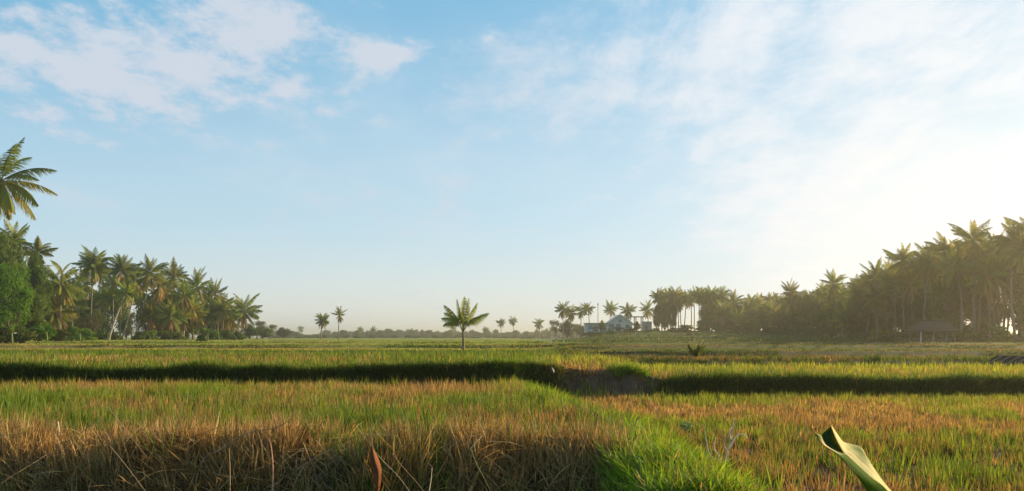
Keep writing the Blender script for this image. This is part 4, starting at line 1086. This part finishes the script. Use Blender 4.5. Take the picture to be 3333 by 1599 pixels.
# compass/elevation tangents of the sky direction
ya = math_('MAXIMUM', y, .05)
tx = math_('DIVIDE', x, ya); tz = math_('DIVIDE', z, ya)
zz = math_('ADD', math_('MAXIMUM', z, 0.), .16)
cu = math_('DIVIDE', x, zz); cv = math_('DIVIDE', y, zz)
comb = N.new('ShaderNodeCombineXYZ'); Lk.new(cu, comb.inputs[0]); Lk.new(cv, comb.inputs[1])
def noise(scale, detail, rough, loc=(0, 0, 0), sc=(1, 1, 1), rot=0, dist=0.):
    mp = N.new('ShaderNodeMapping'); mp.inputs['Location'].default_value = loc; mp.inputs['Scale'].default_value = sc; mp.inputs['Rotation'].default_value = (0, 0, rot)
    Lk.new(comb.outputs[0], mp.inputs['Vector'])
    n = N.new('ShaderNodeTexNoise'); n.inputs['Scale'].default_value = scale; n.inputs['Detail'].default_value = detail; n.inputs['Roughness'].default_value = rough
    n.inputs['Distortion'].default_value = dist
    Lk.new(mp.outputs[0], n.inputs['Vector']); return n.outputs['Fac']
def blob(cx, cz, rx, rz):
    a = math_('DIVIDE', math_('SUBTRACT', tx, cx), rx); b = math_('DIVIDE', math_('SUBTRACT', tz, cz), rz)
    d = math_('ADD', math_('MULTIPLY', a, a), math_('MULTIPLY', b, b))
    return math_('POWER', 2.718, math_('MULTIPLY', d, -1.))
PX = lambda p: (p - HX) / F
PZ = lambda p: (HY - p) / F
front = srange(y, 0., .25)
def addall(*v):
    r = v[0]
    for q_ in v[1:]: r = math_('ADD', r, q_)
    return r
mask_l = addall(blob(PX(130), PZ(84), .19, .062), blob(PX(225), PZ(32), .19, .055), blob(PX(18), PZ(12), .05, .016), blob(PX(4), PZ(48), .04, .022), blob(PX(380), PZ(55), .035, .016),
                math_('MULTIPLY', blob(PX(10), PZ(80), .03, .018), .8), math_('MULTIPLY', blob(PX(288), PZ(88), .02, .01), .7), math_('MULTIPLY', blob(PX(320), PZ(112), .03, .01), .5))
puff = noise(6.0, 12, .66, (3.4, 1.2, 0), (1, .8, 1), .35, .1)
big = noise(1.9, 3, .5, (5.2, 8.1, 0), (1, 1, 1), .2, .2)
wisp = noise(2.4, 10, .64, (7.3, 2.2, 0), (1., .34, 1), -1.25, .5)
soft = noise(1.5, 4, .5, (1.3, 4.2, 0), (1., .5, 1), -1.2, .2)
def cen(n, k): return math_('MULTIPLY', math_('SUBTRACT', n, .5), k)
left_c = srange(addall(cen(puff, 3.6), cen(big, .9), math_('MULTIPLY', math_('MINIMUM', mask_l, 1.1), 1.0)), .26, 1.12)
mask_r = math_('ADD', math_('MULTIPLY', srange(tx, PX(450), PX(880)), .58), math_('MULTIPLY', blob(PX(570), PZ(70), .15, .10), .46))
mask_r = math_('MULTIPLY', mask_r, srange(tz, .02, .2, .6, 1.))
right_c = srange(addall(cen(wisp, 2.0), cen(puff, 1.7), cen(soft, 1.3), mask_r), .06, 1.02)
cloud = math_('MULTIPLY', math_('MAXIMUM', math_('MULTIPLY', left_c, .98), math_('MULTIPLY', right_c, .9)), front)
# warm aureole round the hidden sun
sd = (math.sin(SUN_AZ) * math.cos(SUN_EL), math.cos(SUN_AZ) * math.cos(SUN_EL), math.sin(SUN_EL))
vm = N.new('ShaderNodeVectorMath'); vm.operation = 'DOT_PRODUCT'; Lk.new(tc.outputs['Generated'], vm.inputs[0]); vm.inputs[1].default_value = sd
dot = vm.outputs['Value']
aur = math_('POWER', math_('MAXIMUM', dot, 0.), 7.)
EXPO = .9
K = 10.0 / 2 ** EXPO   # colours below are final radiance; divided by background strength and exposure
def kc(*c): return tuple(K * v for v in c)
nis = mixc(1., sky.outputs[0], (.75, 1.0, 1.12), 'MULTIPLY')
g1 = mixc(srange(tz, .10, .50), kc(.56, .74, .84), kc(.19, .49, .73))
g2 = mixc(srange(tz, .0, .16), kc(.84, .84, .80), g1)
base = mixc(.85, nis, g2)
base = mixc(math_('MULTIPLY', srange(tx, PX(380), PX(1000)), .35), base, kc(.62, .78, .92))
base = mixc(math_('MULTIPLY', srange(addall(cen(soft, 1.6), cen(big, 1.2), cen(puff, .6)), -.15, .7), .26), base, kc(.70, .80, .88))
base = mixc(cloud, base, mixc(srange(tx, PX(350), PX(850)), kc(.63, .70, .80), kc(.88, .92, .97)))
base = mixc(math_('MINIMUM', math_('MULTIPLY', aur, .28), 1.), base, kc(1.0, 1.0, .98))
veil = math_('MULTIPLY', math_('MINIMUM', addall(math_('MULTIPLY', blob(PX(1020), PZ(235), .22, .12), .72), math_('MULTIPLY', blob(PX(980), PZ(245), .36, .16), .45)), 1.), front)
base = mixc(veil, base, kc(1.0, 1.0, .98))
Lk.new(base, bg.inputs['Color']); bg.inputs['Strength'].default_value = .1
Lk.new(bg.outputs[0], out.inputs['Surface'])

sl = bpy.data.lights.new('sun', 'SUN'); sl.energy = 5.0; sl.angle = R(.5); sl.color = (1., .80, .52)
so = bpy.data.objects.new('sun', sl); COL.objects.link(so)
so.rotation_euler = Vector((-sd[0], -sd[1], -sd[2])).to_track_quat('-Z', 'Y').to_euler()

cam = bpy.data.cameras.new('camera'); cam.lens = 28; cam.sensor_width = 36; cam.clip_end = 8000; cam.clip_start = .05
cam.shift_y = (HY - 245.5) / 1024
co = bpy.data.objects.new('camera', cam); COL.objects.link(co); co.location = (0, 0, CAMZ); co.rotation_euler = (R(90), 0, 0)
scene.camera = co
scene.view_settings.view_transform = 'Standard'; scene.view_settings.look = 'None'; scene.view_settings.gamma = 1; scene.view_settings.exposure = EXPO
scene.render.engine = 'CYCLES'
scene.cycles.max_bounces = 6; scene.cycles.diffuse_bounces = 3; scene.cycles.transmission_bounces = 4; scene.cycles.volume_bounces = 0
scene.cycles.use_denoising = True
